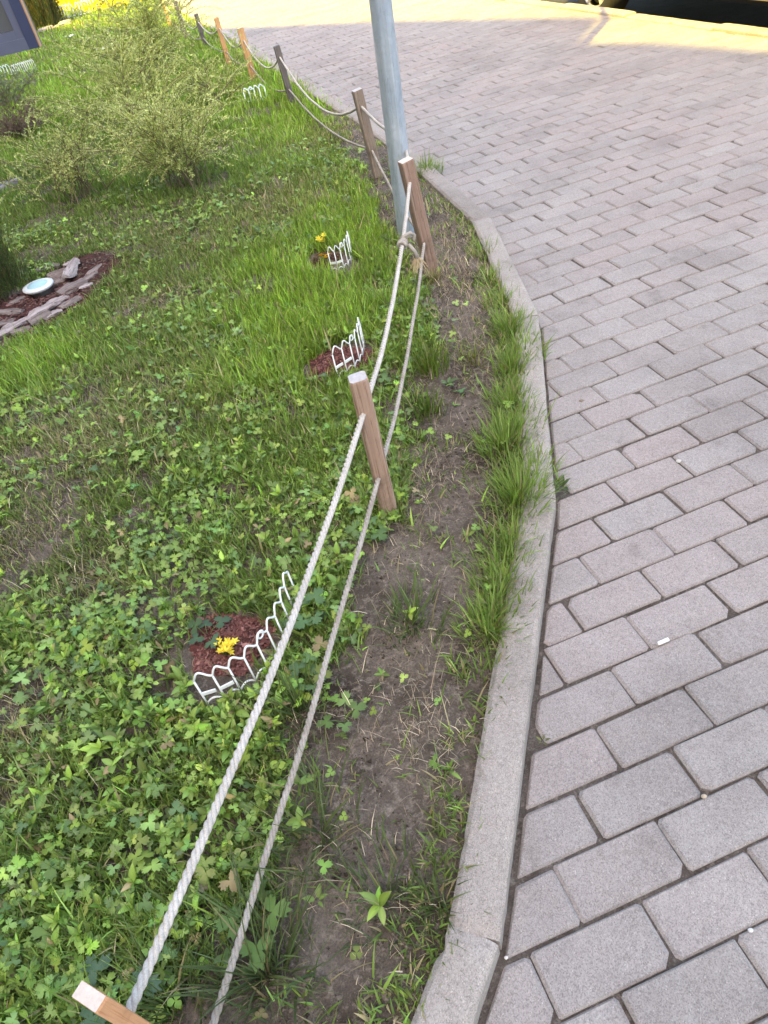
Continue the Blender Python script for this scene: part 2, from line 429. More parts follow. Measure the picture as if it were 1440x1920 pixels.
obj('wall', mesh('wall', V, [(i, n+i, n+(i+1) % n, (i+1) % n) for i in range(n)]+[tuple(range(n, 2*n))], M_PLASTER), bld)
for a_, c_ in ((0, 1), (1, 2), (2, 3), (12, 13), (13, 14)):
    p, q = front[a_], front[c_]; L = np.linalg.norm(q-p); e = (q-p)/L; no = np.array([-e[1], e[0]])
    if no@(np.array([0, 0])-p) < 0: no = -no
    k = int(L/3)
    for i in range(k):
        for fl in range(8):
            c = p+e*(L*(i+.5)/k)+no*.03; rot = Matrix.Rotation(math.atan2(e[1], e[0]), 3, 'Z')
            wn = obj('window', MB().box((0, 0, 0), (.75, .03, .75), rot).mesh('window', M_WFRAME), bld, np.array([*c, 1.8+fl*2.9])-b0)
            obj('pane', MB().box((*(no*.032), 0), (.66, .005, .66), rot).mesh('pane', M_WIN), wn)

# ------------------------------------------------------------------ fence posts and ropes
def on(p): return np.array([p[0], p[1], float(ground_z(p[0], p[1]))])
def ray_at_y(x, y, Y):
    d = ray(x, y); return CC+d*(Y/d[1])
posts = [  # top px, y of the post (None: from height), height above ground, lean, wood, cut, half width, turn, label
    ((166, 1868), .455, W_NEWR, W_CUT, .0175, 'P1', (0, 0), 'fresh orange post with pale sawn top at the lower left corner'),
    ((670, 707), .455, W_BROWN, W_CUTG, .0215, R(3), (0, 0), 'weathered brown post with grey top beside the nearest pair of rope holes'),
    ((760, 300), .47, W_RED, W_CUT, .024, R(14), (.040, 0), 'reddish brown leaning post in front of the metal lamp pole'),
    ((669, 168), .46, W_GREY, W_CUTG, .024, R(10), (.03, 0), 'grey brown post directly behind the metal lamp pole'),
    ((518, 86), .43, W_DARK, W_DARK, .022, R(8), (.02, 0), 'dark grey post between the lamp pole and the orange posts'),
    ((450, 52), .43, W_NEW, W_CUT, .026, R(10), (0, 0), 'nearer of the two adjoining orange posts along the far lawn edge'),
    ((405, 33), .43, W_NEW, W_NEW, .022, R(10), (0, 0), 'farther of the two adjoining orange posts along the far lawn edge'),
    ((367, 26), .36, W_DARK, W_DARK, .022, R(10), (0, 0), 'grey post just beyond the two orange posts'),
    ((328, 2), .43, W_GREY, W_CUT, .024, R(10), (0, 0), 'pale brown post at the top edge, third beyond the orange pair'),
    ((300, -14), .43, W_NEW, W_CUT, .024, R(10), (0, 0), 'farthest fence post, cut off by the top edge of the picture')]
PB = []
for (tx, ty), zt, wd, cut, hw, rz, lean, lab in posts:
    hy = hw
    if rz == 'P1':
        dd = gp(204, 1864, .455)-gp(154.7, 1831.5, .455); rz = math.atan2(dd[1], dd[0]); d2 = gp(131.7, 1862, .455)-gp(154.7, 1831.5, .455); hw = np.linalg.norm(dd[:2])/2; hy = np.linalg.norm(d2[:2])/2; print('P1', hw, hy)
    chf = .05 if wd is W_NEWR else (.30 if wd is W_BROWN else .14)
    t = gp(tx, ty, zt)
    b0 = on((t[0]+lean[0], t[1]+lean[1]))
    root = thing('fence_post', b0, lab, 'post', 'rope fence posts along the lawn edge')
    ax = Vector(t-b0); H = ax.length
    mb = MB(); rot = Vector((0, 0, 1)).rotation_difference(ax).to_matrix() @ Matrix.Rotation(rz, 3, 'Z')
    ch = hw*chf; sec = [(-hw+ch, -hw), (hw-ch, -hw), (hw, -hw+ch), (hw, hw-ch), (hw-ch, hw), (-hw+ch, hw), (-hw, hw-ch), (-hw, -hw+ch)]
    lv = [-.12, 0, H*.25, H*.5, H*.75, H-.004, H]; V = []
    for li, z in enumerate(lv):
        for (sx, sy) in sec:
            k = .94 if li == 6 else 1+random.gauss(0, .012)
            V.append((sx*k, sy*k*hy/hw, z+(0 if li < 5 else sx*.06)))
    ns = 8; F = [(i*ns+k, i*ns+(k+1) % ns, (i+1)*ns+(k+1) % ns, (i+1)*ns+k) for i in range(len(lv)-1) for k in range(ns)]
    sh_ = obj('shaft', mesh('shaft', V, F, wd), root); sh_.rotation_euler = rot.to_euler()
    cp = obj('sawn_top', mesh('sawn_top', [V[6*ns+k] for k in range(ns)], [tuple(range(ns))], cut), root); cp.rotation_euler = rot.to_euler()
    PB.append((Vector(b0), ax.normalized(), H, hw))
def hole(i, frac): b, a_, H, hw = PB[i]; return b+a_*(H*frac)
# holes measured as a share of each post's height
UP = [.76, .795, .84, .83, .84, .80, .80, .76, .76, .76]
LO = [.16, .335, .30, .33, .32, .33, .30, .28, .28, .28]
def sag_pts(A, B, sag, n):
    return [A.lerp(B, i/n)-Vector((0, 0, sag*4*(i/n)*(1-i/n))) for i in range(n+1)]
def rope_path(fr, sags):
    out = []
    for i in range(len(PB)-1):
        A, B = hole(i, fr[i]), hole(i+1, fr[i+1])
        if i == 2 and fr is UP:      # led round the back of the lamp pole
            Wp = Vector(tuple(ray_at_y(759, 266, 3.36)))
            out += sag_pts(A, Wp, .004, 20)[1:]+sag_pts(Wp, B, .02, 30)[1:]; continue
        out += sag_pts(A, B, sags[i], 40)[(1 if i else 0):]
    return out
def twisted(name, pts, r, mat, label, pitch=.042, strands=3):
    P = np.array([tuple(p) for p in pts]); d = np.r_[0, np.cumsum(np.linalg.norm(np.diff(P, axis=0), axis=1))]
    dist = np.linalg.norm(P-CC, axis=1)
    # resample: fine near the camera, coarse far away
    ss = [0.]
    while ss[-1] < d[-1]:
        D = np.interp(ss[-1], d, dist); ss.append(ss[-1]+max(.0032, .0016*D))
    ss = np.array(ss); Q = np.stack([np.interp(ss, d, P[:, k]) for k in range(3)], 1)
    Q[:, 2] += .005*(vnoise(ss, 0*ss+r*900, 5, 2)-.5)+.003*(vnoise(ss, 0*ss, 17, 5)-.5); Q[:, 0] += .006*(vnoise(ss, 0*ss+3, 4, 3)-.5)
    T = np.gradient(Q, axis=0); T /= np.linalg.norm(T, axis=1)[:, None]
    up = np.array([0, 0, 1.]); A = np.cross(T, up); A /= np.linalg.norm(A, axis=1)[:, None]; B = np.cross(A, T)
    ph = 2*np.pi*ss/pitch; rs = r*.60; VV = []; FF = []; n = 7; N = len(ss); base = 0
    for k in range(strands):
        a_ = ph+2*np.pi*k/strands; C = Q+(A*np.cos(a_)[:, None]+B*np.sin(a_)[:, None])*(r*.43)
        ang = np.linspace(0, 2*np.pi, n, endpoint=False)
        ring = C[:, None, :]+rs*(A[:, None, :]*np.cos(ang)[None, :, None]+B[:, None, :]*np.sin(ang)[None, :, None])
        VV.append(ring.reshape(-1, 3)); i = np.arange(N-1)[:, None]; j = np.arange(n)[None, :]; j2 = (j+1) % n
        FF.append(np.stack([i*n+j+0*i, i*n+j2, (i+1)*n+j2, (i+1)*n+j], -1).reshape(-1, 4)+base); base += N*n
    o = obj(name, mesh(name, np.concatenate(VV), np.concatenate(FF), mat, True))
    return tag(o, label, 'rope', 'fence ropes threaded through the posts')
def rope_mat(name, c, c2):
    m, n, b, _ = newmat(name); N = NB(n); P = N.pos()
    base = N.mix(c, c2, N.ramp(N.noise(P, 14, 5, .75), [(.38, 0.), (.62, 1.)]))
    base = N.mix(base, N.ramp(N.noise(P, 500, 2, .8), [(.3, .72), (.6, 1.1)]), .8, 'MULTIPLY')
    N.link(base, b.inputs['Base Color']); b.inputs['Roughness'].default_value = .9; b.inputs['Specular IOR Level'].default_value = .2
    N.bump(N.noise(P, 700, 3, .7), .5, .001, b); return m
M_ROPE = rope_mat('white_rope', (.56, .52, .47), (.46, .42, .37)); M_ROPE2 = rope_mat('greyed_rope', (.43, .385, .335), (.31, .265, .22))
twisted('rope', rope_path(UP, [.03, .055, .10, .17, .14, .11, .08, .12, .1]), .0072, M_ROPE, 'upper white twisted rope running through the tops of the posts')
twisted('rope', rope_path(LO, [.014, .045, .04, .08, .09, .05, .04, .05, .05]), .0064, M_ROPE2, 'lower greyed twisted rope running near the feet of the posts')

# knot of rope hanging on the upper rope by the lamp pole
kc = Vector(tuple(ray_at_y(762, 459, 2.50))); upA, upB = hole(1, UP[1]), hole(2, UP[2])
tpar = min(1, max(0, (kc-upA).dot(upB-upA)/(upB-upA).length_squared)); tpar = min((abs(proj(np.array(upA.lerp(upB, t)-Vector((0, 0, .055*4*t*(1-t)))))[0, 1]-458), t) for t in np.linspace(.4, .95, 200))[1]; kc = upA.lerp(upB, tpar)-Vector((0, 0, .055*4*tpar*(1-tpar)))
kn = thing('rope_knot', kc, 'grey rope end knotted round the upper rope with a frayed tan tail', 'knot')
ax = (upB-upA).normalized(); sd = ax.cross(Vector((0, 0, 1))).normalized(); uu = sd.cross(ax)
mb = MB(); pts = []
for i in range(41):
    a_ = i/40*2*math.pi*2.3; pts.append(ax*(-.014+.03*i/40)+(sd*math.cos(a_)+uu*math.sin(a_))*.0125)
mb.tube(pts, .0060, 8); mb.tube([pts[-1], pts[-1]+Vector((.015, .0, .008)), pts[-1]+Vector((.035, .008, .010)), pts[-1]+Vector((.048, .012, -.004)), pts[-1]+Vector((.040, .0, -.016))], .0062, 8)
obj('knot_coil', mb.mesh('knot_coil', M_ROPE2, True), kn)
mb = MB(); mb.tube([Vector((.02, 0, -.005)), Vector((.036, -.005, -.03)), Vector((.042, -.01, -.055))], [.0062, .0066, .008], 8)
obj('tail', mb.mesh('tail', M_ROPE2, True), kn)
mb = MB(); M_FRAY = plain('frayed_fibre', (.52, .40, .24), .9, var=.2, scale=60)
for i in range(60):
    d = Vector((random.gauss(0, .5), random.gauss(0, .5), -1)).normalized(); b0 = Vector((.042, -.01, -.05))+Vector((random.gauss(0, .004), random.gauss(0, .004), 0))
    mb.tube([b0, b0+d*.02+Vector((0, 0, .003)), b0+d*random.uniform(.03, .05)+Vector((0, 0, -.004))], .0008, 3, False)
obj('frayed_end', mb.mesh('frayed_end', M_FRAY), kn)

# ------------------------------------------------------------------ lamp pole
lb = on(gp(764, 434)[:2]); d = ray(713, 0); lt = CC+d*((lb[1]-.0)/d[1])
lamp = thing('lamp_pole', lb, 'galvanised grey steel lamp pole standing at the lawn edge', 'lamp pole')
m, n, b, _ = newmat('galvanised_steel'); N = NB(n); P = N.objc()
base = N.mix((.30, .36, .43), (.43, .48, .53), N.ramp(N.noise(N.mapv(P, (1, 1, .35)), 14, 4, .6), [(.35, 0.), (.65, 1.)]))
base = N.mix(base, N.ramp(N.vor(P, 60).outputs['Color'], [(0, .88), (1, 1.08)]), .7, 'MULTIPLY')
base = N.mix(base, N.ramp(N.noise(N.mapv(P, (3, 3, .5)), 30, 5, .75), [(.30, .62), (.46, 1.), (.7, 1.08)]), .8, 'MULTIPLY')
N.link(base, b.inputs['Base Color']); b.inputs['Metallic'].default_value = .25; b.inputs['Roughness'].default_value = .5; M_GALV = m
axl = Vector(lt-lb); hh = axl.length; axl.normalize(); rot = axl.to_track_quat('Z', 'Y').to_matrix()
prof = []
V = []; LV = [-.1, 0, .25, .5, 1, 2, 3, 4.5]; n8 = 8
for z in LV:
    r = .0475-.004*max(z, 0)
    for k in range(n8):
        a_ = 2*math.pi*(k+.32)/n8
        for da in (-.10, .10): V.append((r*math.cos(a_+da), r*math.sin(a_+da), z))
ns = 16; F = [(i*ns+k, i*ns+(k+1) % ns, (i+1)*ns+(k+1) % ns, (i+1)*ns+k) for i in range(len(LV)-1) for k in range(ns)]+[tuple((len(LV)-1)*ns+k for k in range(ns))]
o = obj('pole', mesh('pole', V, F, M_GALV), lamp); o.rotation_euler = rot.to_euler()
mb = MB(); mb.box((.0455, -.008, .9), (.004, .009, .75)); o = obj('seam_strip', mb.mesh('seam_strip', M_GALV), lamp); o.rotation_euler = (rot @ Matrix.Rotation(R(-22), 3, 'Z')).to_euler()
mb = MB(); mb.tube([(0, 0, 4.4), (0, 0, 4.7), (.25, 0, 4.95), (.7, 0, 5.05)], [.03, .03, .027, .025], 10); o = obj('lamp_arm', mb.mesh('lamp_arm', M_GALV, True), lamp); o.rotation_euler = rot.to_euler()
mb = MB(); mb.box((.95, 0, 5.06), (.3, .11, .035)); obj('lamp_head', mb.mesh('lamp_head', M_GALV), lamp)

# ------------------------------------------------------------------ little white garden edging panels
M_WHITE = plain('white_plastic', (.80, .80, .77), .45, var=.05, scale=60)
M_TEAL = plain('pale_green_white_plastic', (.70, .79, .75), .45, var=.05, scale=60)
def edging(path, label, h=.100, mat=M_WHITE, rw=.0023, group='small white edging panels in the flower spots', stubs=True):
    """path: feet of the bars (x, y)"""
    b0 = on(path[0]); root = thing('garden_edging', b0, label, 'garden edging', group)
    pts = [Vector((p[0]-b0[0], p[1]-b0[1], float(ground_z(*p))-b0[2])) for p in path]
    mean = sum((p.z for p in pts))/len(pts)
    for p in pts: p.z = mean
    for p in pts:
        o = obj('bar', MB().tube([p+Vector((0, 0, -.03)), p+Vector((0, 0, h*.82))], [rw*.9, rw], 6).mesh('bar', mat, True), root)
    top = []; low = []
    for i in range(len(pts)-1):
        a_, c_ = pts[i], pts[i+1]; n = 12
        for k in range(n):
            u = k/n; q = a_.lerp(c_, u)
            top.append(q+Vector((0, 0, h*.84+h*.17*(.5-.5*math.cos(2*math.pi*u**.72))))); low.append(q+Vector((0, 0, .014+.014*math.sin(math.pi*u))))
    top.append(pts[-1]+Vector((0, 0, h*.82))); low.append(pts[-1]+Vector((0, 0, .01)))
    obj('top_rail', MB().tube(top, rw, 6).mesh('top_rail', mat, True), root)
    obj('bottom_rail', MB().tube(low, rw*.9, 6).mesh('bottom_rail', mat, True), root)
    mid = len(pts)//2; a_, c_ = pts[mid-1], pts[mid]; q = a_.lerp(c_, .5); dirv = (c_-a_).normalized()
    ringp = [q+dirv*(math.cos(t)*.009)+Vector((0, 0, h*.93+math.sin(t)*.009)) for t in np.linspace(0, 2*math.pi, 15)]
    obj('ring', MB().tube(ringp, rw*.85, 6).mesh('ring', mat, True), root)
    if stubs:
        for i in (0, 1):
            a_, c_ = pts[i], pts[i+1]; dv = (c_-a_).normalized()
            o = obj('connector', MB().box(a_+dv*.016+Vector((0, 0, h*.42)), (.015, .0015, .0045), Matrix.Rotation(math.atan2(dv.y, dv.x), 3, 'Z')).mesh('connector', mat), root)
    return root
edging([(-.467, .945), (-.427, .948), (-.393, .958), (-.359, .974), (-.330, 1.0), (-.307, 1.032), (-.288, 1.068), (-.272, 1.108), (-.262, 1.150), (-.252, 1.195)],
       'white wavy plastic edging curving round the yellow flowers and the nearest red mulch', h=.118, rw=.0025)
edging([(-.042, 2.115), (-.008, 2.137), (.022, 2.158), (.043, 2.185), (.058, 2.222), (.068, 2.262), (.074, 2.303)], 'white wavy edging in the middle mulch spot behind the brown post', h=.125)
edging([(.03, 3.0), (.056, 2.99), (.082, 3.0), (.104, 3.025), (.12, 3.06), (.13, 3.10), (.136, 3.145)], 'white edging with yellow blossom at its left end, nearest the lamp pole', h=.12)
def far_edge(px, n, label, ang, step=.04, h=.12, mat=M_WHITE, rw=.0048):
    b0 = gp(*px); return edging([(b0[0]+math.cos(ang)*step*i, b0[1]+math.sin(ang)*step*i) for i in range(n)], label, h, mat, rw, stubs=False)
far_edge((463, 197), 5, 'pale green white edging standing in the grass beside the dark grey post', R(8), .042, .12, M_TEAL)
far_edge((29, 142), 12, 'white edging panel in the grass under the blue notice board', R(25), .026, .12)
far_edge((-8, 152), 7, 'pale greenish edging panel cut off by the left picture edge below the notice board', R(35), .04, .14, M_TEAL)
far_edge((108, 41), 7, 'white edging panel at the foot of the far dark thuja', R(20), .06, .22, rw=.010)
far_edge((149, 31), 9, 'white edging panel in open grass right of the far thuja', R(30), .06, .22, rw=.010)

# ------------------------------------------------------------------ batch foliage builders
def blades(P, H, Wd, lean, az, col, segs=3, curl=1.0):
    """P (n,3) feet; H length; Wd width; lean 0..1.3 rad at tip; az direction of lean; col (n,3)"""
    n = len(P); k = segs
    ax = np.stack([np.cos(az), np.sin(az), np.zeros(n)], 1); sx = np.stack([-np.sin(az), np.cos(az), np.zeros(n)], 1)
    tw = rng.uniform(-1.2, 1.2, n); wv = sx*np.cos(tw)[:, None]+ax*np.sin(tw)[:, None]*.7
    pos = P.copy(); V = []; l0 = lean*rng.uniform(.2, .6, n)
    for s in range(k+1):
        t = s/k; wd = Wd*(1-t**1.6)*(.75+.5*t if t < .5 else 1.0)
        if s < k: V += [pos-wv*wd[:, None]*.5, pos+wv*wd[:, None]*.5]
        else: V += [pos]
        th = l0+(lean-l0)*t*curl
        pos = pos+(ax*np.sin(th)[:, None]+np.array([0, 0, 1.])*np.cos(th)[:, None])*(H/k)[:, None]
    m = 2*k+1; V = np.stack(V, 1).reshape(-1, 3)
    b = (np.arange(n)*m)[:, None]; tr = []
    for s in range(k-1): tr += [[2*s, 2*s+1, 2*s+3], [2*s, 2*s+3, 2*s+2]]
    tr += [[2*k-2, 2*k-1, 2*k]]
    F = (b[:, :, None]+np.array(tr)[None]).reshape(-1, 3)
    shade = np.tile(np.concatenate([np.repeat(np.linspace(.0, 1, k+1)[:-1], 2), [1.]]), n)[:, None]
    C = np.repeat(col, m, 0); C = C*(1-.0*shade)+np.array([.02, .02, .0])*shade*.6
    return V, F, C
def scatter_tpl(tv, tf, P, Rm, S_, col):
    n = len(P); V = (np.einsum('nij,kj->nki', Rm, tv)*S_[:, None, None]+P[:, None, :]).reshape(-1, 3)
    F = (np.arange(n)[:, None, None]*len(tv)+tf[None]).reshape(-1, 3)
    k_ = np.ones(len(tv))
    if len(tv) > 8:                       # paler midrib, darker margin
        r_ = np.abs(tv[:, 1]) if len(tv) < 25 else np.hypot(tv[:, 0], tv[:, 1]); k_ = 1.16-.34*r_/r_.max()
    return V, F, (col[:, None, :]*k_[None, :, None]).reshape(-1, 3)
def rotm(az, tilt, roll):
    ca, sa, ct, st, c, s = np.cos(az), np.sin(az), np.cos(tilt), np.sin(tilt), np.cos(roll), np.sin(roll); o = np.zeros_like(ca); l = o+1
    Rz = np.stack([np.stack([ca, -sa, o], -1), np.stack([sa, ca, o], -1), np.stack([o, o, l], -1)], -2)
    Ry = np.stack([np.stack([ct, o, -st], -1), np.stack([o, l, o], -1), np.stack([st, o, ct], -1)], -2)   # tips +x up
    Rx = np.stack([np.stack([l, o, o], -1), np.stack([o, c, -s], -1), np.stack([o, s, c], -1)], -2)
    return Rz@Ry@Rx
def leaf_oval(w=.34, cup=.10, n=5):
    xs = np.linspace(0, 1, n+1); V = []
    for x in xs:
        hw = w*math.sin(math.pi*min(1, x*.92+.08)**.9)*.5*(1 if x < 1 else 0)
        z = -.22*(x-.45)**2+.03; V += [(x, -hw, z+cup*hw*2), (x, 0, z), (x, hw, z+cup*hw*2)]
    F = []
    for i in range(n):
        a_ = 3*i; F += [(a_, a_+3, a_+4), (a_, a_+4, a_+1), (a_+1, a_+4, a_+5), (a_+1, a_+5, a_+2)]
    return np.array(V), np.array(F)
def leaf_lobed(seed=0):
    """palmate buttercup-like leaf: three toothed lobes, unit radius, stalk at the origin"""
    V = [(0, 0, 0)]; rr = random.Random(seed)
    for k in range(31):
        a_ = R(-150)+R(300)*k/30; ph = (k % 10)/10
        lobe = abs(math.sin(math.pi*(k/10)))                       # three lobes
        r = .26+.62*lobe**.55; r *= 1+.13*math.cos(k*math.pi)*(lobe > .3); r *= (1.08 if 9 < k < 21 else .92)*(1+rr.uniform(-.05, .05))
        V.append((r*math.cos(a_), r*math.sin(a_), .16*r*r*(.6-lobe)+rr.uniform(-.02, .02)))
    return np.array(V), np.array([(0, i, i+1) for i in range(1, 31)])
def leaf_round3(seed=0):
    """clover-like: three round leaflets"""
    V = []; F = []
    for l in range(3):
        a0 = 2*math.pi*l/3; c = len(V); V.append((0, 0, 0))
        for k in range(9):
            t = -1+2*k/8; a_ = a0+t*.85; r = .35+.62*math.cos(t*1.25)**.7; V.append((r*math.cos(a_), r*math.sin(a_), .10*r*abs(t)))
        F += [(c, c+i, c+i+1) for i in range(1, 9)]
    return np.array(V), np.array(F)

# ------------------------------------------------------------------ where things grow
def blob(x, y, px, rx, ry=None, z=.035):
    c = gp(*px, z); ry = ry or rx; return np.exp(-(((x-c[0])/rx)**2+((y-c[1])/ry)**2))
MULCH = [((405, 1300), .055, .035), ((455, 1275), .05, .035), ((500, 1210), .04, .06), ((425, 1212), .105, .105), ((650, 676), .12, .11), ((610, 690), .09, .09), ((612, 490), .11, .13), ((648, 500), .09, .10)]
def mulch_mask(x, y):
    m = np.zeros_like(x)
    for px, rx, ry in MULCH: m = np.maximum(m, blob(x, y, px, rx, ry))
    return np.maximum(m, np.maximum(blob(x, y, (60, 575), .34, .30), np.maximum(blob(x, y, (150, 515), .2, .28), blob(x, y, (-40, 620), .45, .25))))
def soil_strip(x, y):
    """1 where the trodden bare strip runs beside the kerb"""
    t = kdist(x, y); wdt = np.interp(y, [-1, .4, .9, 1.4, 2.0, 2.7, 3.3, 4.0, 4.8, 5.3], [.36, .36, .35, .33, .30, .33, .38, .34, .2, .05])
    n_ = (fbm(x, y, 6, 11)-.5)*.28
    return sm(.06, -.04, t-wdt+n_)
PATH_IN = lambda x, y: ((np.stack([x, y], -1)-pa)@nl > .03) & ((np.stack([x, y], -1)-pa)@e_path < .58)
e_path = (pb-pa)/np.linalg.norm(pb-pa)
def weedzone(x, y):     # broad-leaved ground cover, strongest near the camera on the left
    z = sm(1.75, 1.05, y+.25*(fbm(x, y, 2, 21)-.5)*2)
    z = np.maximum(z, .8*blob(x, y, (610, 640), .16)); z = np.maximum(z, .7*blob(x, y, (420, 900), .22)); z = np.maximum(z, .5*blob(x, y, (120, 770), .3))
    return z
def drypatch(x, y):
    d = np.zeros_like(x)
    for px, r_, s_ in [((120, 830), .32, .8), ((60, 1010), .16, .9), ((40, 1340), .10, 1.), ((260, 760), .35, .5), ((170, 1090), .12, .8), ((520, 380), .35, .6), ((650, 250), .4, .6), ((330, 450), .4, .45), ((300, 560), .25, .5), ((20, 1480), .1, .7)]:
        d = np.maximum(d, s_*blob(x, y, px, r_))
    return d
def region_points(n, ymin, ymax, tmax, power=1.0):
    y = rng.uniform(ymin, ymax, n); t = rng.uniform(-.02, 1, n)*(np.interp(y, [0, 1, 3, 6, 12, 25], [1.35, 1.6, 2.4, 3.6, 6.0, 11.0]) if tmax is None else tmax)
    x = kx(y)-KW-t; return x, y
def keep(x, y, p): k = rng.random(len(x)) < p; return x[k], y[k]
def lerpc(a_, b_, f): return np.array(a_)*(1-f[:, None])+np.array(b_)*f[:, None]

def make_grass(n, ymin, ymax, hmul=1., wmul=1., segs=3, tmax=None):
    x, y = region_points(n, ymin, ymax, tmax)
    sw = soil_strip(x, y); t = kdist(x, y); wz = weedzone(x, y); dp = drypatch(x, y); mm = mulch_mask(x, y)
    clump = fbm(x, y, 9, 31); big = fbm(x, y, 1.6, 33)
    p = (.25+1.2*sm(.36, .60, clump))*(.55+.75*sm(.38, .6, fbm(x, y, 3.1, 35)))
    p = p*(1-.97*sw*sm(.62, .42, clump*.5+.5*fbm(x, y, 25, 36)))*(1-.92*sw)**.5
    edge = np.exp(-((t-.005)/.05)**2)*sm(.38, .58, fbm(x, y, 5, 38))*(t > -.012); p = np.maximum(p, 1.0*edge*np.interp(y, [.2, .75, .95, 2.6, 2.9, 3.6], [.2, .35, 1., 1., .35, .3])*(y < 3.6))
    p *= (1-.30*wz)*(1-.30*dp)*(1-.75*sw*sm(.05, .10, t))*(1-sm(.25, .5, mm))
    p *= ~PATH_IN(x, y)
    x, y = keep(x, y, p); sw = soil_strip(x, y); wz = weedzone(x, y); dp = drypatch(x, y); big = fbm(x, y, 1.6, 33); t = kdist(x, y)
    fr = np.exp(-(t/.055)**2)*sm(.6, .9, y)*sm(3.0, 2.6, y)
    bright = np.maximum.reduce([blob(x, y, (560, 560), .42, .9), blob(x, y, (650, 420), .4, .8), .9*blob(x, y, (520, 700), .3, .3), blob(x, y, (560, 200), .45, 1.6), .7*blob(x, y, (60, 680), .3, .3)])
    far = sm(4, 9, y)
    H = (.030+.026*bright+.022*far+.016*sm(.5, .7, big)+.012*wz+.02*fr)*(1-.35*blob(x, y, (610, 240), .3, .8))*hmul*np.exp(rng.normal(0, .32, len(x)))*(1-.35*dp)*(1-.25*sw)
    Wd = .0050*wmul*np.exp(rng.normal(0, .25, len(x)))
    lean = np.abs(rng.normal(.95, .48, len(x)))*(1-.25*bright)+.35*dp+.3*sw; az = rng.uniform(0, 2*np.pi, len(x))
    g1 = lerpc((.155, .228, .048), (.245, .375, .042), np.clip(bright+far*.8+.25*rng.normal(0, 1, len(x)), 0, 1))
    g1[:, 2] *= 1.15
    c = g1*(1-dp[:, None]*.65)+np.array([.22, .205, .10])*dp[:, None]*.65
    c = c*(1+.7*(big[:, None]-.5))*(1+.5*(fbm(x, y, 6, 37)[:, None]-.5)); c *= np.exp(rng.normal(0, .32, (len(x), 1))); c *= np.exp(rng.normal(0, .06, (len(x), 3)))
    dry = rng.random(len(x)) < (.06+.22*dp+.12*sw); c[dry] = np.array([.36, .30, .17])*np.exp(rng.normal(0, .2, (dry.sum(), 1)))
    P = np.stack([x, y, ground_z(x, y)-.004], 1)
    return blades(P, H, Wd, np.clip(lean, .05, 1.45), az, c, segs)
def join(parts):
    V = []; F = []; C = []; o = 0
    for v, f, c in parts: V.append(v); F.append(f+o); C.append(c); o += len(v)
    return np.concatenate(V), np.concatenate(F), np.concatenate(C)
V, F, C = join([make_grass(240000, -.6, 2.2), make_grass(250000, 2.2, 5.2, 1.0, 1.2), make_grass(150000, 5.2, 10, 1.1, 1.9), make_grass(110000, 10, LAWN_END, 1.1, 3.8, 2)])
tag(obj('grass', mesh('grass', V, F, M_GRASS, col=C)), 'short green lawn grass growing left of the kerb', 'grass', kind='stuff')

# dry straw and clippings lying on the soil
n = 170000; x, y = region_points(n, -.5, 6.5, None); sw = soil_strip(x, y); dp = drypatch(x, y); cl = fbm(x, y, 7, 51)
tan_ = np.maximum.reduce([blob(x, y, (830, 480), .16, .5), blob(x, y, (870, 540), .1, .2), blob(x, y, (800, 1370), .05, .09), blob(x, y, (720, 870), .08), blob(x, y, (850, 360), .1, .3), blob(x, y, (770, 900), .08), blob(x, y, (1000, 1060), .06)])
x, y = keep(x, y, np.clip(.07+.14*sw*sm(.45, .68, cl)+.4*dp+1.0*tan_*(kdist(x, y) > 0), 0, 1)*(kdist(x, y) > .0)*~PATH_IN(x, y)*(1-sm(.3, .6, mulch_mask(x, y))))
n = len(x); L = .028*np.exp(rng.normal(0, .5, n)); az = rng.uniform(0, 2*np.pi, n)
P = np.stack([x, y, ground_z(x, y)+rng.uniform(.0005, .006, n)], 1)
cc = np.where(rng.random((n, 1)) < .35, np.array([[.52, .43, .31]]), np.array([[.31, .24, .165]]))*np.exp(rng.normal(0, .3, (n, 1)))
V, F, C = blades(P, L, .0016*np.exp(rng.normal(0, .3, n)), np.full(n, 1.5)+rng.normal(0, .06, n), az, cc, 2, 1.)
# start flat
tag(obj('dry_straw', mesh('dry_straw', V, F, M_STRAW, col=C)), 'pale dry straw and clippings scattered over the bare soil', 'straw', kind='stuff')

# crumbs of earth and grit on the bare strip
n = 60000; x, y = region_points(n, -.4, 4.2, .75); sw = soil_strip(x, y); x, y = keep(x, y, (.04+.55*sw*sm(.40, .62, fbm(x, y, 8, 91)))*(kdist(x, y) > .0))
n = len(x); tv = np.array([(1, 0, 0), (-.5, .8, .1), (-.5, -.8, 0), (0, 0, .9), (.3, .3, -.5)]); tf = np.array([(0, 1, 3), (1, 2, 3), (2, 0, 3), (1, 0, 4), (2, 1, 4), (0, 2, 4)])
cc = lerpc((.05, .037, .028), (.19, .155, .12), rng.random(n)**1.5)
V, F, C = scatter_tpl(tv, tf, np.stack([x, y, ground_z(x, y)+.0005], 1), rotm(rng.uniform(0, 6.28, n), rng.normal(0, .4, n), rng.normal(0, .4, n)), .0021*np.exp(rng.normal(0, .5, n)), cc)
tag(obj('soil_crumbs', mesh('soil_crumbs', V, F, M_CHIP, col=C)), 'crumbs of brown earth on the bare strip beside the kerb', 'soil', kind='stuff')

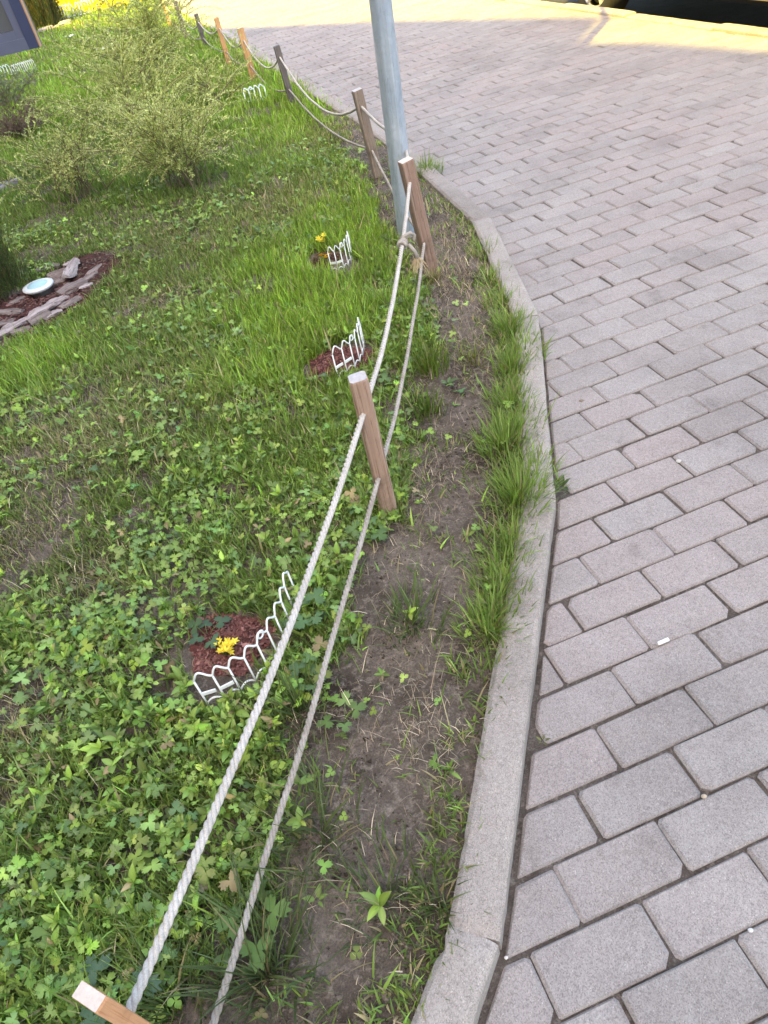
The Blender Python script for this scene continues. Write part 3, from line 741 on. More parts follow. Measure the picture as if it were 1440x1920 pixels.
# broad-leaved ground cover
parts = []
T3 = [leaf_lobed(i) for i in range(4)]; TO = [leaf_oval(.42, .16), leaf_oval(.55, .10), leaf_oval(.26, .2)]; TC = [leaf_round3()]
def cover(n, tpl, smin, smax, pfun, cA, cB, zr, tilt, ymin=-.5, ymax=4.5, clus=0):
    if clus:
        x0, y0 = region_points(n//clus, ymin, ymax, None); x0, y0 = keep(x0, y0, pfun(x0, y0)); k = len(x0)
        az = (rng.uniform(0, 2*np.pi, k)[:, None]+np.arange(clus)*2*np.pi/clus*1.0+rng.normal(0, .3, (k, clus))).ravel()
        x = np.repeat(x0, clus); y = np.repeat(y0, clus); zz = np.repeat(rng.uniform(*zr, k), clus); sc = np.repeat(rng.uniform(smin, smax, k), clus)*rng.uniform(.7, 1.15, k*clus); cf = np.repeat(rng.random(k), clus)
    else:
        x, y = region_points(n, ymin, ymax, None); x, y = keep(x, y, pfun(x, y)); k = len(x); az = rng.uniform(0, 2*np.pi, k); zz = rng.uniform(*zr, k); sc = rng.uniform(smin, smax, k); cf = rng.random(k)
    k = len(x); P = np.stack([x, y, ground_z(x, y)+zz], 1); Rm = rotm(az, rng.normal(tilt, .40, k), rng.normal(0, .38, k)); sc = sc*np.exp(np.clip(rng.normal(0, .2, k), -.5, .3))
    c = lerpc(cA, cB, cf)*np.exp(rng.normal(0, .26, (k, 1)))*np.exp(rng.normal(0, .07, (k, 3)))
    dead = rng.random(k) < .035; c[dead] = np.array([.30, .23, .11])*np.exp(rng.normal(0, .3, (dead.sum(), 1)))
    for i, (tv, tf) in enumerate(tpl):
        s_ = (np.arange(k)//max(1, clus)) % len(tpl) == i
        if s_.any(): parts.append(scatter_tpl(tv, tf, P[s_], Rm[s_], sc[s_], c[s_]))
base_p = lambda x, y: (1-.97*soil_strip(x, y))*(1-sm(.22, .42, mulch_mask(x, y)))*(1-.75*drypatch(x, y))*(kdist(x, y) > .015)
A_ = (.16, .245, .052); B_ = (.27, .39, .062); Dk = (.135, .215, .075)
pz = lambda x, y: base_p(x, y)*weedzone(x, y)
lance = lambda x, y: np.maximum(blob(x, y, (470, 1330), .13, .10), .8*blob(x, y, (540, 1130), .10, .10))
rnd_ = lambda x, y: np.maximum(blob(x, y, (500, 1520), .09, .09), blob(x, y, (330, 1440), .12, .08))
lob_ = lambda x, y: np.maximum.reduce([blob(x, y, (100, 1650), .22, .14), blob(x, y, (640, 1110), .10, .14), .8*blob(x, y, (700, 960), .1, .12), blob(x, y, (30, 1850), .2, .12), .8*blob(x, y, (200, 1180), .12, .1)])
cover(27000, T3, .011, .021, lambda x, y: pz(x, y)*(.22*sm(.42, .62, fbm(x, y, 5, 61))+.75*lob_(x, y)), Dk, B_, (.010, .055), .05)
cover(72000, TO[:1], .017, .032, lambda x, y: pz(x, y)*np.clip(.30*sm(.42, .60, fbm(x, y, 4, 64))+1.1*lance(x, y), 0, 1), A_, B_, (.004, .045), .55, clus=6)
cover(52000, TO[1:2], .014, .026, lambda x, y: pz(x, y)*np.clip(.32*sm(.40, .57, fbm(x, y, 5, 65))+1.0*rnd_(x, y), 0, 1), A_, B_, (.004, .05), .35, clus=5)
cover(20000, TO[2:], .025, .046, lambda x, y: (base_p(x, y)*.14+pz(x, y)*.3)*sm(.45, .65, fbm(x, y, 4, 67)), A_, B_, (.002, .012), .6, clus=7)
cover(30000, TC, .007, .014, lambda x, y: base_p(x, y)*(.36+.3*weedzone(x, y))*sm(.40, .6, fbm(x, y, 6, 70)), A_, B_, (.006, .035), 0.)
cover(32000, T3, .010, .020, lambda x, y: base_p(x, y)*.5*sm(.42, .60, fbm(x, y, 3, 73)), Dk, B_, (.006, .035), .1, 1.0, 5.0)
cover(26000, TO[:2], .010, .020, lambda x, y: base_p(x, y)*.5*sm(.38, .56, fbm(x, y, 5, 79)), A_, B_, (.003, .03), .35, 1.0, 4.5, clus=5)
cover(9000, TO[:1], .010, .022, lambda x, y: soil_strip(x, y)*.14*sm(.5, .7, fbm(x, y, 6, 76))*(kdist(x, y) > .01), A_, B_, (.002, .012), .4, clus=5)
V, F, C = join(parts)
tag(obj('ground_cover', mesh('ground_cover', V, F, M_LEAF, True, col=C)), 'broad leaved weeds covering the near left of the lawn', 'weeds', kind='stuff')

# ------------------------------------------------------------------ individual grass tufts along the kerb and on the strip
def tuft(px, n, h, spread, label, c0=(.175, .26, .055), flop=.85, dirx=0.):
    n = int(n*1.5); h *= .85; spread *= 1.6; n = int(n*1.35)
    b0 = on(gp(*px)[:2]); r_ = np.minimum(np.abs(rng.normal(0, spread*.5, n)), spread*.72); a_ = rng.uniform(0, 2*np.pi, n)
    P = np.stack([r_*np.cos(a_), r_*np.sin(a_)*1.2, np.full(n, -.006)], 1)
    H = h*np.exp(rng.normal(0, .3, n)); lean = np.clip(np.abs(rng.normal(flop, .35, n)), .1, 1.5); az = a_+rng.normal(0, .7, n)
    c = np.array(c0)*np.exp(rng.normal(0, .25, (n, 1)))*np.exp(rng.normal(0, .05, (n, 3)))
    d_ = rng.random(n) < .08; c[d_] = (.28, .23, .13)
    V, F, C = blades(P, H, .0042*np.exp(rng.normal(0, .25, n)), lean, az, c, 4)
    tag(obj('grass_tuft', mesh('grass_tuft', V, F, M_GRASS, col=C), None, b0), label, 'grass tuft', 'grass tufts along the kerb')
for k_, (px_, n_, h_, lb_) in enumerate([((1000, 885), 140, .075, 'kerb tuft between the big drooping tuft and the wide tuft above it'), ((975, 795), 130, .075, 'kerb tuft below the third tuft, hanging over the stone'),
        ((985, 655), 130, .07, 'bright tuft at the kerb edge just below the stone joint'), ((955, 1020), 120, .07, 'kerb tuft directly under the kerb bend'), ((930, 1135), 110, .06, 'low kerb tuft between the two lowest bushy tufts'), ((940, 565), 110, .065, 'kerb tuft just above the stone joint'), ((900, 1260), 40, .05, 'last thin tuft before the bare kerb foreground')]):
    tuft(px_, n_, h_, .055, lb_)
tuft((972, 935), 210, .10, .055, 'large grass tuft drooping over the kerb at its bend below the middle')
tuft((945, 835), 210, .085, .06, 'wide grass tuft just above the biggest drooping tuft on the kerb')
tuft((955, 755), 170, .08, .055, 'third grass tuft up the kerb from the kerb bend')
tuft((960, 690), 150, .085, .05, 'grass tuft on the kerb level with the middle mulch spot')
tuft((955, 615), 170, .085, .06, 'dense grass tuft at the kerb where two kerb stones meet')
tuft((925, 520), 90, .06, .05, 'small grass tuft by the kerb right of the reddish leaning post')
tuft((908, 470), 80, .06, .045, 'dark little tuft at the kerb above the reddish post foot')
tuft((940, 1090), 130, .065, .055, 'loose tuft leaning to the kerb below the kerb bend')
tuft((915, 1180), 140, .07, .05, 'spreading tuft at the kerb level with the yellow flowers')
tuft((800, 318), 160, .08, .07, 'thick tuft at the kerb end right behind the reddish post')
tuft((805, 690), 130, .09, .05, 'upright bright tuft on the bare strip right of the ropes', (.12, .18, .03), .5)
tuft((800, 770), 80, .07, .05, 'weedy tuft below the upright bright tuft on the bare strip', (.10, .16, .03), .6)
tuft((890, 668), 60, .05, .05, 'short yellowish tuft in the middle of the bare strip', (.17, .19, .05), .9)
tuft((770, 1170), 70, .09, .06, 'straggly tuft on the soil right of the lower rope', (.10, .14, .045), .9)
tuft((560, 1330), 60, .12, .05, 'long bladed tuft between the two ropes below the edging', (.10, .14, .05), .9)
tuft((500, 1830), 110, .13, .07, 'long bladed grey green tuft beside the lower rope near the bottom', (.09, .125, .05), .9)
tuft((720, 1680), 60, .075, .07, 'sparse tuft on bare soil near the lowest kerb joint', (.085, .12, .045), 1.)
tuft((820, 1690), 50, .055, .04, 'small tuft against the inner kerb edge above the lowest joint', (.085, .12, .035), 1.)
tuft((600, 1560), 70, .11, .06, 'thin arching tuft right of the lower rope in the soil', (.095, .13, .045), 1.)
tuft((735, 950), 55, .05, .018, 'dry tuft at the foot of the weathered brown post', (.26, .22, .11), .9)
tuft((812, 525), 70, .05, .022, 'dry tan tuft at the foot of the reddish leaning post', (.30, .25, .14), 1.)
tuft((330, 1890), 90, .11, .06, 'dark tuft beside the orange post at the bottom', (.08, .12, .04), .9)

# individual weeds with separate leaves
def weed(px, nl, size, label, tpl, c, h=.03, tilt=.3, mat=M_LEAF):
    b0 = on(gp(*px)[:2]); root = thing('weed_plant', b0, label, 'weed', 'single weeds')
    for i in range(nl):
        a_ = 2*math.pi*i/nl+random.gauss(0, .25); s_ = size*random.uniform(.75, 1.15); tv, tf = tpl[i % len(tpl)]
        lob = tpl is T3; rad = s_*random.uniform(.9, 1.5) if lob else .004
        c_ = np.array(c)*math.exp(random.gauss(0, .12)); hh = h*random.uniform(.7, 1.2)
        p = Vector((rad*math.cos(a_), rad*math.sin(a_), hh if lob else .008))
        Rm = rotm(np.array([a_]), np.array([tilt+random.gauss(0, .12)]), np.array([random.gauss(0, .15)]))
        v, f, cc = scatter_tpl(tv, tf, np.zeros((1, 3)), Rm, np.array([s_]), c_[None])
        lf = obj('leaf', mesh('leaf', v, f, mat, True, col=cc), root, p)
        if lob:
            mb = MB(); mb.tube([-p+Vector((0, 0, 0)), -p*.45+Vector((0, 0, hh*.2)), Vector((0, 0, 0))], .0011, 4); me = mb.mesh('stalk', None); 
            a2 = me.color_attributes.new('Col', 'FLOAT_COLOR', 'POINT'); a2.data.foreach_set('color', np.tile([.12, .16, .05, 1.], len(me.vertices))); me.materials.append(mat)
            obj('stalk', me, lf)
weed((232, 1865), 3, .036, 'blue green lobed weed behind the sawn top of the orange post', T3, (.075, .135, .07), .05, .1)
weed((485, 1735), 4, .034, 'bright green three lobed weed left of the upper rope near the bottom', T3, (.12, .20, .045), .04, .1)
weed((645, 1350), 4, .024, 'pale green lobed weed right of the lower rope below the edging', T3, (.14, .215, .055), .03, .1)
weed((590, 1170), 6, .030, 'leafy lobed weed between the ropes right of the edging end', T3, (.095, .165, .055), .055, .1)
weed((590, 1290), 5, .024, 'lobed weed between the ropes beside the edging', T3, (.10, .17, .055), .045, .1)
weed((700, 1010), 5, .026, 'lobed weed at the foot of the weathered brown post', T3, (.115, .19, .05), .04, .1)
weed((110, 1320), 8, 0.042, 'light green long leaved rosette in the thin patch at the left', TO[2:], (.16, .23, .05), .02, .6)
weed((220, 1545), 8, 0.032, 'upright oval leaved weed in the dense weeds at lower left', TO[:1], (.12, .20, .045), .02, .75)
weed((470, 1140), 9, 0.034, 'fan shaped long leaved weed above the nearest mulch spot', TO[2:], (.12, .19, .05), .02, .7)
weed((596, 1690), 5, .020, 'tiny pale green seedling alone on the bare soil', TO[:2], (.18, .26, .06), .01, .3)
weed((840, 720), 6, .03, 'low leaved weed on the strip beside the upright bright tuft', TO[:1], (.10, .16, .05), .02, .4)
weed((1052, 908), 5, .030, 'small dark weed growing from the gap between kerb and pavers', TO[:1], (.07, .11, .04), .02, .5)
weed((1018, 1385), 5, .012, 'tiny weed in the kerb gap near the broken paver corner', TO[:1], (.12, .13, .04), .01, .6)
weed((390, 1195), 5, .026, 'dark lobed weed on the left rim of the nearest mulch', T3, (.075, .13, .055), .03, .1)

# ------------------------------------------------------------------ mulch spots
def chips(n, cen, rx, ry, label, seed, cA=(.115, .042, .034), cB=(.24, .12, .10), size=.009, dome=.012):
    r_ = np.sqrt(rng.random(n)); a_ = rng.uniform(0, 2*np.pi, n); x = cen[0]+rx*r_*np.cos(a_)*(1+.2*np.sin(3*a_+seed)); y = cen[1]+ry*r_*np.sin(a_)*(1+.2*np.cos(2*a_+seed))
    z = ground_z(x, y)+.003+dome*(1-r_**2)*rng.uniform(.3, 1, n); k = n
    tv = np.array([(-.5, -.16, 0), (.5, -.2, .03), (.52, .15, .0), (-.45, .2, .05), (0, 0, .16)]); tf = np.array([(0, 1, 4), (1, 2, 4), (2, 3, 4), (3, 0, 4)])
    Rm = rotm(rng.uniform(0, 6.28, k), rng.normal(0, .35, k), rng.normal(0, .5, k)); c = lerpc(cA, cB, rng.random(k)**1.6)*np.exp(rng.normal(0, .25, (k, 1)))
    V, F, C = scatter_tpl(tv, tf, np.stack([x, y, z], 1), Rm, size*np.exp(rng.normal(0, .4, k)), c)
    o = tag(obj('mulch', mesh('mulch', V, F, M_CHIP, col=C)), label, 'mulch', 'red mulch spots', kind='stuff')
    # dark bed under the chips
    nn = 40; rr_ = [0, .4, .75, 1.05]; W = [(cen[0], cen[1], float(ground_z(cen[0], cen[1]))+.004+dome*.6)]; G = []
    for ri, q in enumerate(rr_[1:]):
        for k in range(nn):
            a1 = 2*math.pi*k/nn; xx = cen[0]+rx*q*math.cos(a1)*(1+.2*math.sin(3*a1+seed)); y1 = cen[1]+ry*q*math.sin(a1)*(1+.2*math.cos(2*a1+seed))
            W.append((xx, y1, float(ground_z(xx, y1))+(.004+dome*.6*(1-q*q) if q < 1 else -.004)))
    for k in range(nn): G.append((0, 1+k, 1+(k+1) % nn))
    for ri in range(2):
        for k in range(nn): G.append((1+ri*nn+k, 1+(ri+1)*nn+k, 1+(ri+1)*nn+(k+1) % nn, 1+ri*nn+(k+1) % nn))
    obj('mulch_bed', mesh('mulch_bed', W, G, M_MULCHBASE, True), o)
c = gp(425, 1205); chips(3200, c, .098, .10, 'red bark mulch round the yellow flowers inside the nearest edging', 1., size=.0085)
c = gp(640, 680); chips(2600, c, .135, .11, 'dark red mulch spot behind the weathered brown post', 2.)
c = gp(610, 482); chips(500, c, .07, .07, 'thin mulch spot at the edging with two yellow blossoms', 3., (.08, .05, .03), (.17, .12, .08))
c = gp(40, 590); chips(2600, c, .40, .32, 'red brown mulch bed under the bark pieces and round disc', .5, (.07, .035, .03), (.19, .11, .095), size=.016)
c = gp(160, 512); chips(1100, c, .20, .30, 'dark mulch at the right end of the bark ring', 1.5, (.06, .04, .03), (.16, .11, .09), size=.013)

# yellow flowers
def petals(mb_col, centre, n, size, tilt0): pass
def flower_cluster(px, heads, spread, psize, h, label, c=(.85, .70, .08)):
    b0 = on(gp(*px)[:2]); root = thing('yellow_flowers', b0, label, 'flowers', 'yellow flowers')
    tv, tf = leaf_oval(.52, .12, 4)
    for i in range(heads):
        p = np.array([random.gauss(0, spread), random.gauss(0, spread), h*random.uniform(.7, 1.1)])
        np_ = 6; az = np.arange(np_)*2*np.pi/np_+random.random(); tl = random.gauss(.45, .15)
        tip = random.uniform(0, 6.28); V, F, C = scatter_tpl(tv, tf, np.zeros((np_, 3)), rotm(az, np.full(np_, tl), np.zeros(np_)), np.full(np_, psize)*rng.uniform(.85, 1.1, np_), np.array([c]*np_)*np.exp(rng.normal(0, .1, (np_, 1))))
        o = obj('blossom', mesh('blossom', V, F, M_PETAL, True, col=C), root, p); o.rotation_euler = (random.gauss(0, .5), random.gauss(0, .5), 0)
        mb = MB(); mb.tube([Vector(p), Vector((p[0]*.5, p[1]*.5, p[2]*.5)), (0, 0, 0)], .0015, 5); me = mb.mesh('stem', M_LEAF)
        a2 = me.color_attributes.new('Col', 'FLOAT_COLOR', 'POINT'); a2.data.foreach_set('color', np.tile([.12, .17, .04, 1.], len(me.vertices))); obj('stem', me, root)
flower_cluster((426, 1228), 12, .013, .0145, .035, 'cluster of yellow blossoms in the nearest red mulch')
flower_cluster((607, 466), 6, .012, .018, .055, 'upper yellow blossom left of the edging near the lamp pole')
flower_cluster((611, 489), 5, .011, .016, .04, 'lower orange yellow blossom left of the edging near the lamp pole', (.75, .42, .02))

# far strip of yellow flowers
k = 1500; u = rng.random(k); pA, pB = gp(118, 12), gp(262, 11); x = pA[0]+(pB[0]-pA[0])*u+rng.normal(0, .35, k); y = pA[1]+(pB[1]-pA[1])*u+rng.normal(0, .22, k)
tv, tf = leaf_lobed(9); P = np.stack([x, y, ground_z(x, y)+rng.uniform(.09, .17, k)], 1)
V, F, C = scatter_tpl(tv, tf, P, rotm(rng.uniform(0, 6.28, k), rng.normal(.5, .4, k), rng.normal(0, .4, k)), rng.uniform(.035, .06, k), np.array([.80, .66, .02])*np.exp(rng.normal(0, .15, (k, 1))))
tag(obj('yellow_flower_bed', mesh('yellow_flower_bed', V, F, M_PETAL, col=C)), 'sunlit strip of bright yellow flowers at the far end of the lawn', 'flowers', kind='stuff')

# ------------------------------------------------------------------ shrubs
M_TWIG = plain('brown_twig', (.17, .125, .08), .9, var=.2, scale=20)
def shrub(name, px, H, spread, stems, twigs, label, cA, cB, leaf=.011, cat='shrub', tw_len=.22, group='feathery shrubs on the lawn', fill=1.0, arch=1.0, lean0=(0, 0)):
    b0 = on(gp(*px)[:2]); root = thing(name, b0, label, cat, group); rr = random.Random(sum(map(ord, label)))
    mb = MB(); LP = []; LD = []
    for s_ in range(stems):
        az = rr.uniform(0, 6.28); out = spread*math.sqrt(rr.random())*1.0; hh = H*rr.uniform(.55, 1.05)*(1-.25*(out/spread)**2)
        p0 = Vector((rr.gauss(0, spread*.16), rr.gauss(0, spread*.16), -.02)); pts = []
        for i in range(9):
            t = i/8; pts.append(p0+Vector((math.cos(az)*out*t**1.5+lean0[0]*t*hh+rr.gauss(0, .006), math.sin(az)*out*t**1.5+lean0[1]*t*hh+rr.gauss(0, .006), hh*(t-.18*arch*t**3))))
        mb.tube(pts, [.0045*(1-.75*i/8) for i in range(9)], 4, False)
        for w_ in range(twigs):
            t = rr.uniform(.22, 1); i = min(7, int(t*8)); q = pts[i].lerp(pts[i+1], t*8-i); a2 = az+rr.gauss(0, 1.3); el = rr.uniform(.25, 1.1); L = tw_len*rr.uniform(.5, 1.2)*(1.15-.4*t)
            tp = [q]; dcur = Vector((math.cos(a2)*math.cos(el), math.sin(a2)*math.cos(el), math.sin(el)))
            for j in range(5): tp.append(tp[-1]+dcur*L/5); dcur = (dcur+Vector((0, 0, -.20*arch))).normalized()
            mb.tube(tp, [.0018, .0016, .0014, .0012, .0009, .0006], 3, False)
            nl_ = max(4, int(L/.0065*fill))
            for j in range(nl_):
                u = (j+rr.random())/nl_*5; jj = min(4, int(u)); LP.append(tuple(tp[jj].lerp(tp[jj+1], u-jj))); dv = (tp[jj+1]-tp[jj]).normalized(); LD.append((math.atan2(dv.y, dv.x)+rr.choice((-1, 1))*rr.uniform(.4, 1.3), math.asin(max(-1, min(1, dv.z)))+rr.gauss(.25, .4)))
    obj('stems', mb.mesh('stems', M_TWIG), root)
    LP = np.array(LP); LD = np.array(LD); k = len(LP)
    tv = np.array([(0, 0, 0), (.5, -.17, .04), (1, 0, 0), (.5, .17, .04)]); tf = np.array([(0, 1, 2), (0, 2, 3)])
    cl = np.array([mnoise.noise(Vector(p)*7) for p in LP])[:, None]
    c = lerpc(cA, cB, np.clip(.5+cl[:, 0]*.6+rng.normal(0, .22, k), 0, 1))*np.exp(rng.normal(0, .15, (k, 1)))
    V, F, C = scatter_tpl(tv, tf, LP, rotm(LD[:, 0], LD[:, 1], rng.uniform(-1, 1, k)), leaf*np.exp(rng.normal(0, .3, k)), c)
    obj('foliage', mesh('foliage', V, F, M_LEAF, col=C), root)
PG, PG2 = (.37, .43, .11), (.57, .61, .22)
shrub('feathery_shrub', (345, 350), .74, .50, 26, 12, 'largest feathery pale green shrub in the middle of the far lawn', PG, PG2, leaf=.0125, tw_len=.34, fill=2.0)
shrub('feathery_shrub', (150, 372), .62, .55, 24, 10, 'left feathery shrub with bare brown stems beside the footpath', PG, PG2, leaf=.0115, tw_len=.30, fill=1.8)
shrub('feathery_shrub', (250, 245), .78, .58, 26, 12, 'feathery shrub right behind the largest one', PG, PG2, leaf=.014, tw_len=.36, fill=1.9)
shrub('feathery_shrub', (300, 150), 1.0, .65, 30, 12, 'tall pale shrub at the back reaching the top of the picture', PG, PG2, leaf=.016, tw_len=.42, fill=1.8)
shrub('feathery_shrub', (410, 195), .5, .40, 14, 9, 'small loose shrub left of the dark grey post', PG, PG2, leaf=.013, tw_len=.30, fill=1.8)
shrub('barberry_shrub', (35, 262), .34, .50, 36, 9, 'low brownish purple shrub at the left picture edge', (.07, .035, .035), (.16, .09, .07), leaf=.014, group='low shrubs', fill=.9)
shrub('grey_green_shrub', (15, 205), .40, .4, 22, 9, 'grey green bush under the notice board at the left edge', (.10, .14, .08), (.20, .25, .14), leaf=.016, group='low shrubs')
shrub('dark_seedling', (208, 14), .45, .16, 12, 8, 'small dark leafless bush in front of the yellow flower strip', (.05, .06, .03), (.10, .10, .05), leaf=.02, group='low shrubs')

def thuja(px, H, rad, n, label, leaf=.05, blade=.004):
    b0 = on(gp(*px)[:2]); root = thing('thuja', b0, label, 'conifer', 'thujas')
    obj('trunk', MB().tube([(0, 0, -.05), (0, 0, H*.8)], [rad*.16, rad*.05], 8).mesh('trunk', M_TWIG), root)
    z = rng.random(n)**1.15; a_ = rng.uniform(0, 6.28, n); env = np.sqrt(np.clip(1-(np.clip(z, 0, 1)*1.02-.22)**2/.64, .02, 1))
    lump = 1+.16*np.sin(a_*5+z*9)+.10*np.sin(a_*9-z*14); r_ = rad*env*lump*rng.uniform(.55, 1., n)
    P = np.stack([r_*np.cos(a_), r_*np.sin(a_), z*H*.95], 1)
    c = lerpc((.035, .055, .022), (.10, .12, .05), rng.random(n)**1.5); br = rng.random(n) < .12; c[br] = (.16, .11, .06)
    V, F, C = blades(P, leaf*np.exp(rng.normal(0, .3, n)), np.full(n, blade), np.clip(rng.normal(.6, .3, n), .05, 1.4), a_+rng.normal(0, .5, n), c, 2)
    obj('crown', mesh('crown', V, F, M_GRASS, col=C), root)
thuja((-42, 560), .48, .26, 14000, 'dark green thuja cut off by the left picture edge', .05, .0035)
thuja((92, 50), 1.5, .30, 9000, 'far dark thuja with a ring of logs at the top left', .12, .014)

# ------------------------------------------------------------------ bark pieces, round disc
M_BARK = wood('grey_bark', (.13, .095, .085), (.27, .22, .20), (.045, .03, .028), .45)
M_BARK2 = wood('pale_bark', (.24, .185, .17), (.46, .40, .38), (.07, .045, .04), .45)
def bark(p0, p1, wid, thick, label, mat, z=.02):
    thick *= .6; z *= .6; a_, c_ = gp(*p0), gp(*p1); b0 = (a_+c_)/2; b0[2] = float(ground_z(b0[0], b0[1]))+z; d_ = c_-a_; L = np.linalg.norm(d_[:2]); az = math.atan2(d_[1], d_[0])
    n, m = 22, 16; V = []; F = []; sd_ = random.random()*50; bow = random.uniform(-.5, .9)
    for i in range(n+1):
        u = i/n
        for j in range(m):
            v = 2*math.pi*j/m; taper = .45+.55*math.sin(math.pi*min(1, max(0, u*.86+.07)))**.6
            k = 1+.30*mnoise.noise(Vector((u*5+sd_, math.cos(v)*1.6, math.sin(v)*1.6+sd_)))+.22*mnoise.noise(Vector((u*3+sd_, math.cos(v)*6, math.sin(v)*6)))+.10*mnoise.noise(Vector((u*30, v*5, sd_)))
            yy_ = math.sin(v)*wid*.5*taper*k; xx_ = math.cos(v)*thick*.5*taper*k+bow*thick*((yy_/wid)**2*4-.5)
            V.append((xx_, yy_, (u-.5)*L*(1+.12*mnoise.noise(Vector((math.sin(v)*3, sd_, 2.))))))
    F = [(i*m+j, i*m+(j+1) % m, (i+1)*m+(j+1) % m, (i+1)*m+j) for i in range(n) for j in range(m)]+[tuple(range(m))[::-1], tuple(n*m+j for j in range(m))]
    o = obj('bark_piece', mesh('bark_piece', V, F, mat), None, b0); o.rotation_euler = (Matrix.Rotation(az, 3, 'Z') @ Matrix.Rotation(R(90), 3, 'Y')).to_euler()
    tag(o, label, 'bark', 'bark pieces round the mulch bed')
bark((52, 605), (128, 560), .075, .05, 'long pale bark slab directly below the white disc', M_BARK2, .03)
bark((-20, 645), (56, 600), .07, .05, 'pale split bark piece at the left edge below the others', M_BARK2, .025)
bark((112, 556), (162, 530), .10, .05, 'broad brown bark piece right of the white disc', M_BARK, .03)
bark((128, 532), (146, 500), .06, .045, 'upright short bark piece above the broad brown one', M_BARK2, .05)
bark((58, 612), (96, 592), .07, .04, 'short bark chunk under the long pale slab', M_BARK)
bark((115, 582), (152, 562), .06, .03, 'flat dark bark strip right of the long pale slab', M_BARK)
bark((92, 523), (128, 512), .055, .04, 'small bark piece behind the white disc', M_BARK)
bark((58, 512), (112, 496), .06, .045, 'dark bark piece farthest back by the thuja', M_BARK)
bark((-5, 590), (45, 588), .05, .03, 'thin bark strip in the mulch left of the disc', M_BARK)
bark((158, 530), (182, 512), .05, .035, 'dark curled bark bit at the right end of the ring', M_BARK)
for i, (a_, c_, lb_) in enumerate([((150, 545), (176, 535), 'slim bark splinter at the lower right of the bark ring'), ((98, 535), (122, 525), 'little bark chip between the disc and the upright piece'), ((20, 575), (48, 560), 'brown bark chip left of the disc near the thuja'),
        ((84, 600), (118, 585), 'thin bark splinter under the right half of the long pale slab'), ((-10, 615), (28, 606), 'dark bark chip above the left edge piece'), ((165, 520), (192, 500), 'outermost bark curl at the upper right of the bed'), ((120, 500), (150, 490), 'dark bark chip at the back of the bed'), ((24, 628), (60, 618), 'flat bark chip in front of the left edge piece')]):
    bark(a_, c_, .045, .03, lb_, M_BARK if i % 3 else M_BARK2, .02)
for i, (a_, c_, lb_) in enumerate([((74, 62), (100, 54), 'near left log at the foot of the far thuja'), ((100, 55), (124, 48), 'pale log at the front of the far thuja'), ((112, 50), (133, 43), 'right hand log at the foot of the far thuja')]):
    bark(a_, c_, .12, .10, lb_, M_BARK2, .04)
b0 = on(gp(80, 552)[:2]); disc = thing('garden_disc_light', b0, 'white round disc with pale blue middle among the bark pieces', 'garden light')
M_DISC = plain('white_disc_plastic', (.60, .62, .61), .4, var=.08, scale=30); M_DISCB = plain('pale_blue_disc', (.34, .52, .54), .35, var=.06, scale=40)
obj('rim', MB().lathe([(.04, .0), (.066, .008), (.076, .018), (.074, .025), (.055, .028), (.052, .0275)], 32, (0, 0, .03)).mesh('rim', M_DISC, True), disc)
obj('lens', MB().lathe([(.051, .0), (.050, .003), (.03, .005), (.001, .0055)], 32, (0, 0, .0555)).mesh('lens', M_DISCB, True), disc)
obj('foot', MB().lathe([(.045, 0), (.045, .031)], 20, (0, 0, 0)).mesh('foot', plain('dark_plastic', (.05, .045, .04), .6)), disc)

# ------------------------------------------------------------------ notice board at the left
M_NAVY = plain('navy_painted_metal', (.040, .050, .105), .4, var=.08, scale=8)
M_NAVY2 = plain('grey_blue_painted_metal', (.105, .115, .175), .4, var=.08, scale=8)
m, n_, b, _ = newmat('grey_notice_glass'); b.inputs['Base Color'].default_value = (.10, .105, .11, 1); b.inputs['Roughness'].default_value = .12; b.inputs['Specular IOR Level'].default_value = .7; M_PANE = m
BY = 5.0; cr = ray_at_y(77, 86, BY); xr, zb = cr[0], cr[2]; W_, H_ = 2.2, 1.1
board = thing('notice_board', (xr-W_/2, BY, 0), 'navy framed notice board with grey glass at the top left corner', 'notice board')
hx = W_/2
for nm, c, h in (('frame_side', (hx-.028, 0, zb+H_/2), (.028, .045, H_/2)), ('frame_side', (-hx+.028, 0, zb+H_/2), (.028, .045, H_/2)), ('frame_bottom', (0, 0, zb+.028), (hx-.056, .044, .028)), ('frame_top', (0, 0, zb+H_-.028), (hx-.056, .044, .028))):
    obj(nm, MB().box(c, h).mesh(nm, M_NAVY if nm != 'frame_bottom' else M_NAVY2), board)
for nm, c, h in (('bezel_side', (hx-.056-.02, -.012, zb+H_/2), (.02, .025, H_/2-.056)), ('bezel_side', (-hx+.056+.02, -.012, zb+H_/2), (.02, .025, H_/2-.056)), ('bezel_bottom', (0, -.012, zb+.056+.02), (hx-.097, .025, .02)), ('bezel_top', (0, -.012, zb+H_-.076), (hx-.097, .025, .02))):
    obj(nm, MB().box(c, h).mesh(nm, M_NAVY2), board)
obj('glass_pane', MB().box((0, -.006, zb+H_/2), (hx-.097, .004, H_/2-.097)).mesh('glass_pane', M_PANE), board)
obj('back_panel', MB().box((0, .024, zb+H_/2), (hx-.058, .012, H_/2-.058)).mesh('back_panel', M_NAVY), board)
obj('edge_highlight', MB().box((hx+.003, -.02, zb+H_/2), (.0025, .02, H_/2)).mesh('edge_highlight', plain('copper_highlight', (.45, .25, .14), .5)), board)  # copper-toned highlight along the frame edge, put into the strip's colour
for sx in (0.0, -.8): obj('leg', MB().tube([(sx, .03, -.1), (sx, .03, zb+.02)], .03, 12).mesh('leg', M_NAVY, True), board)

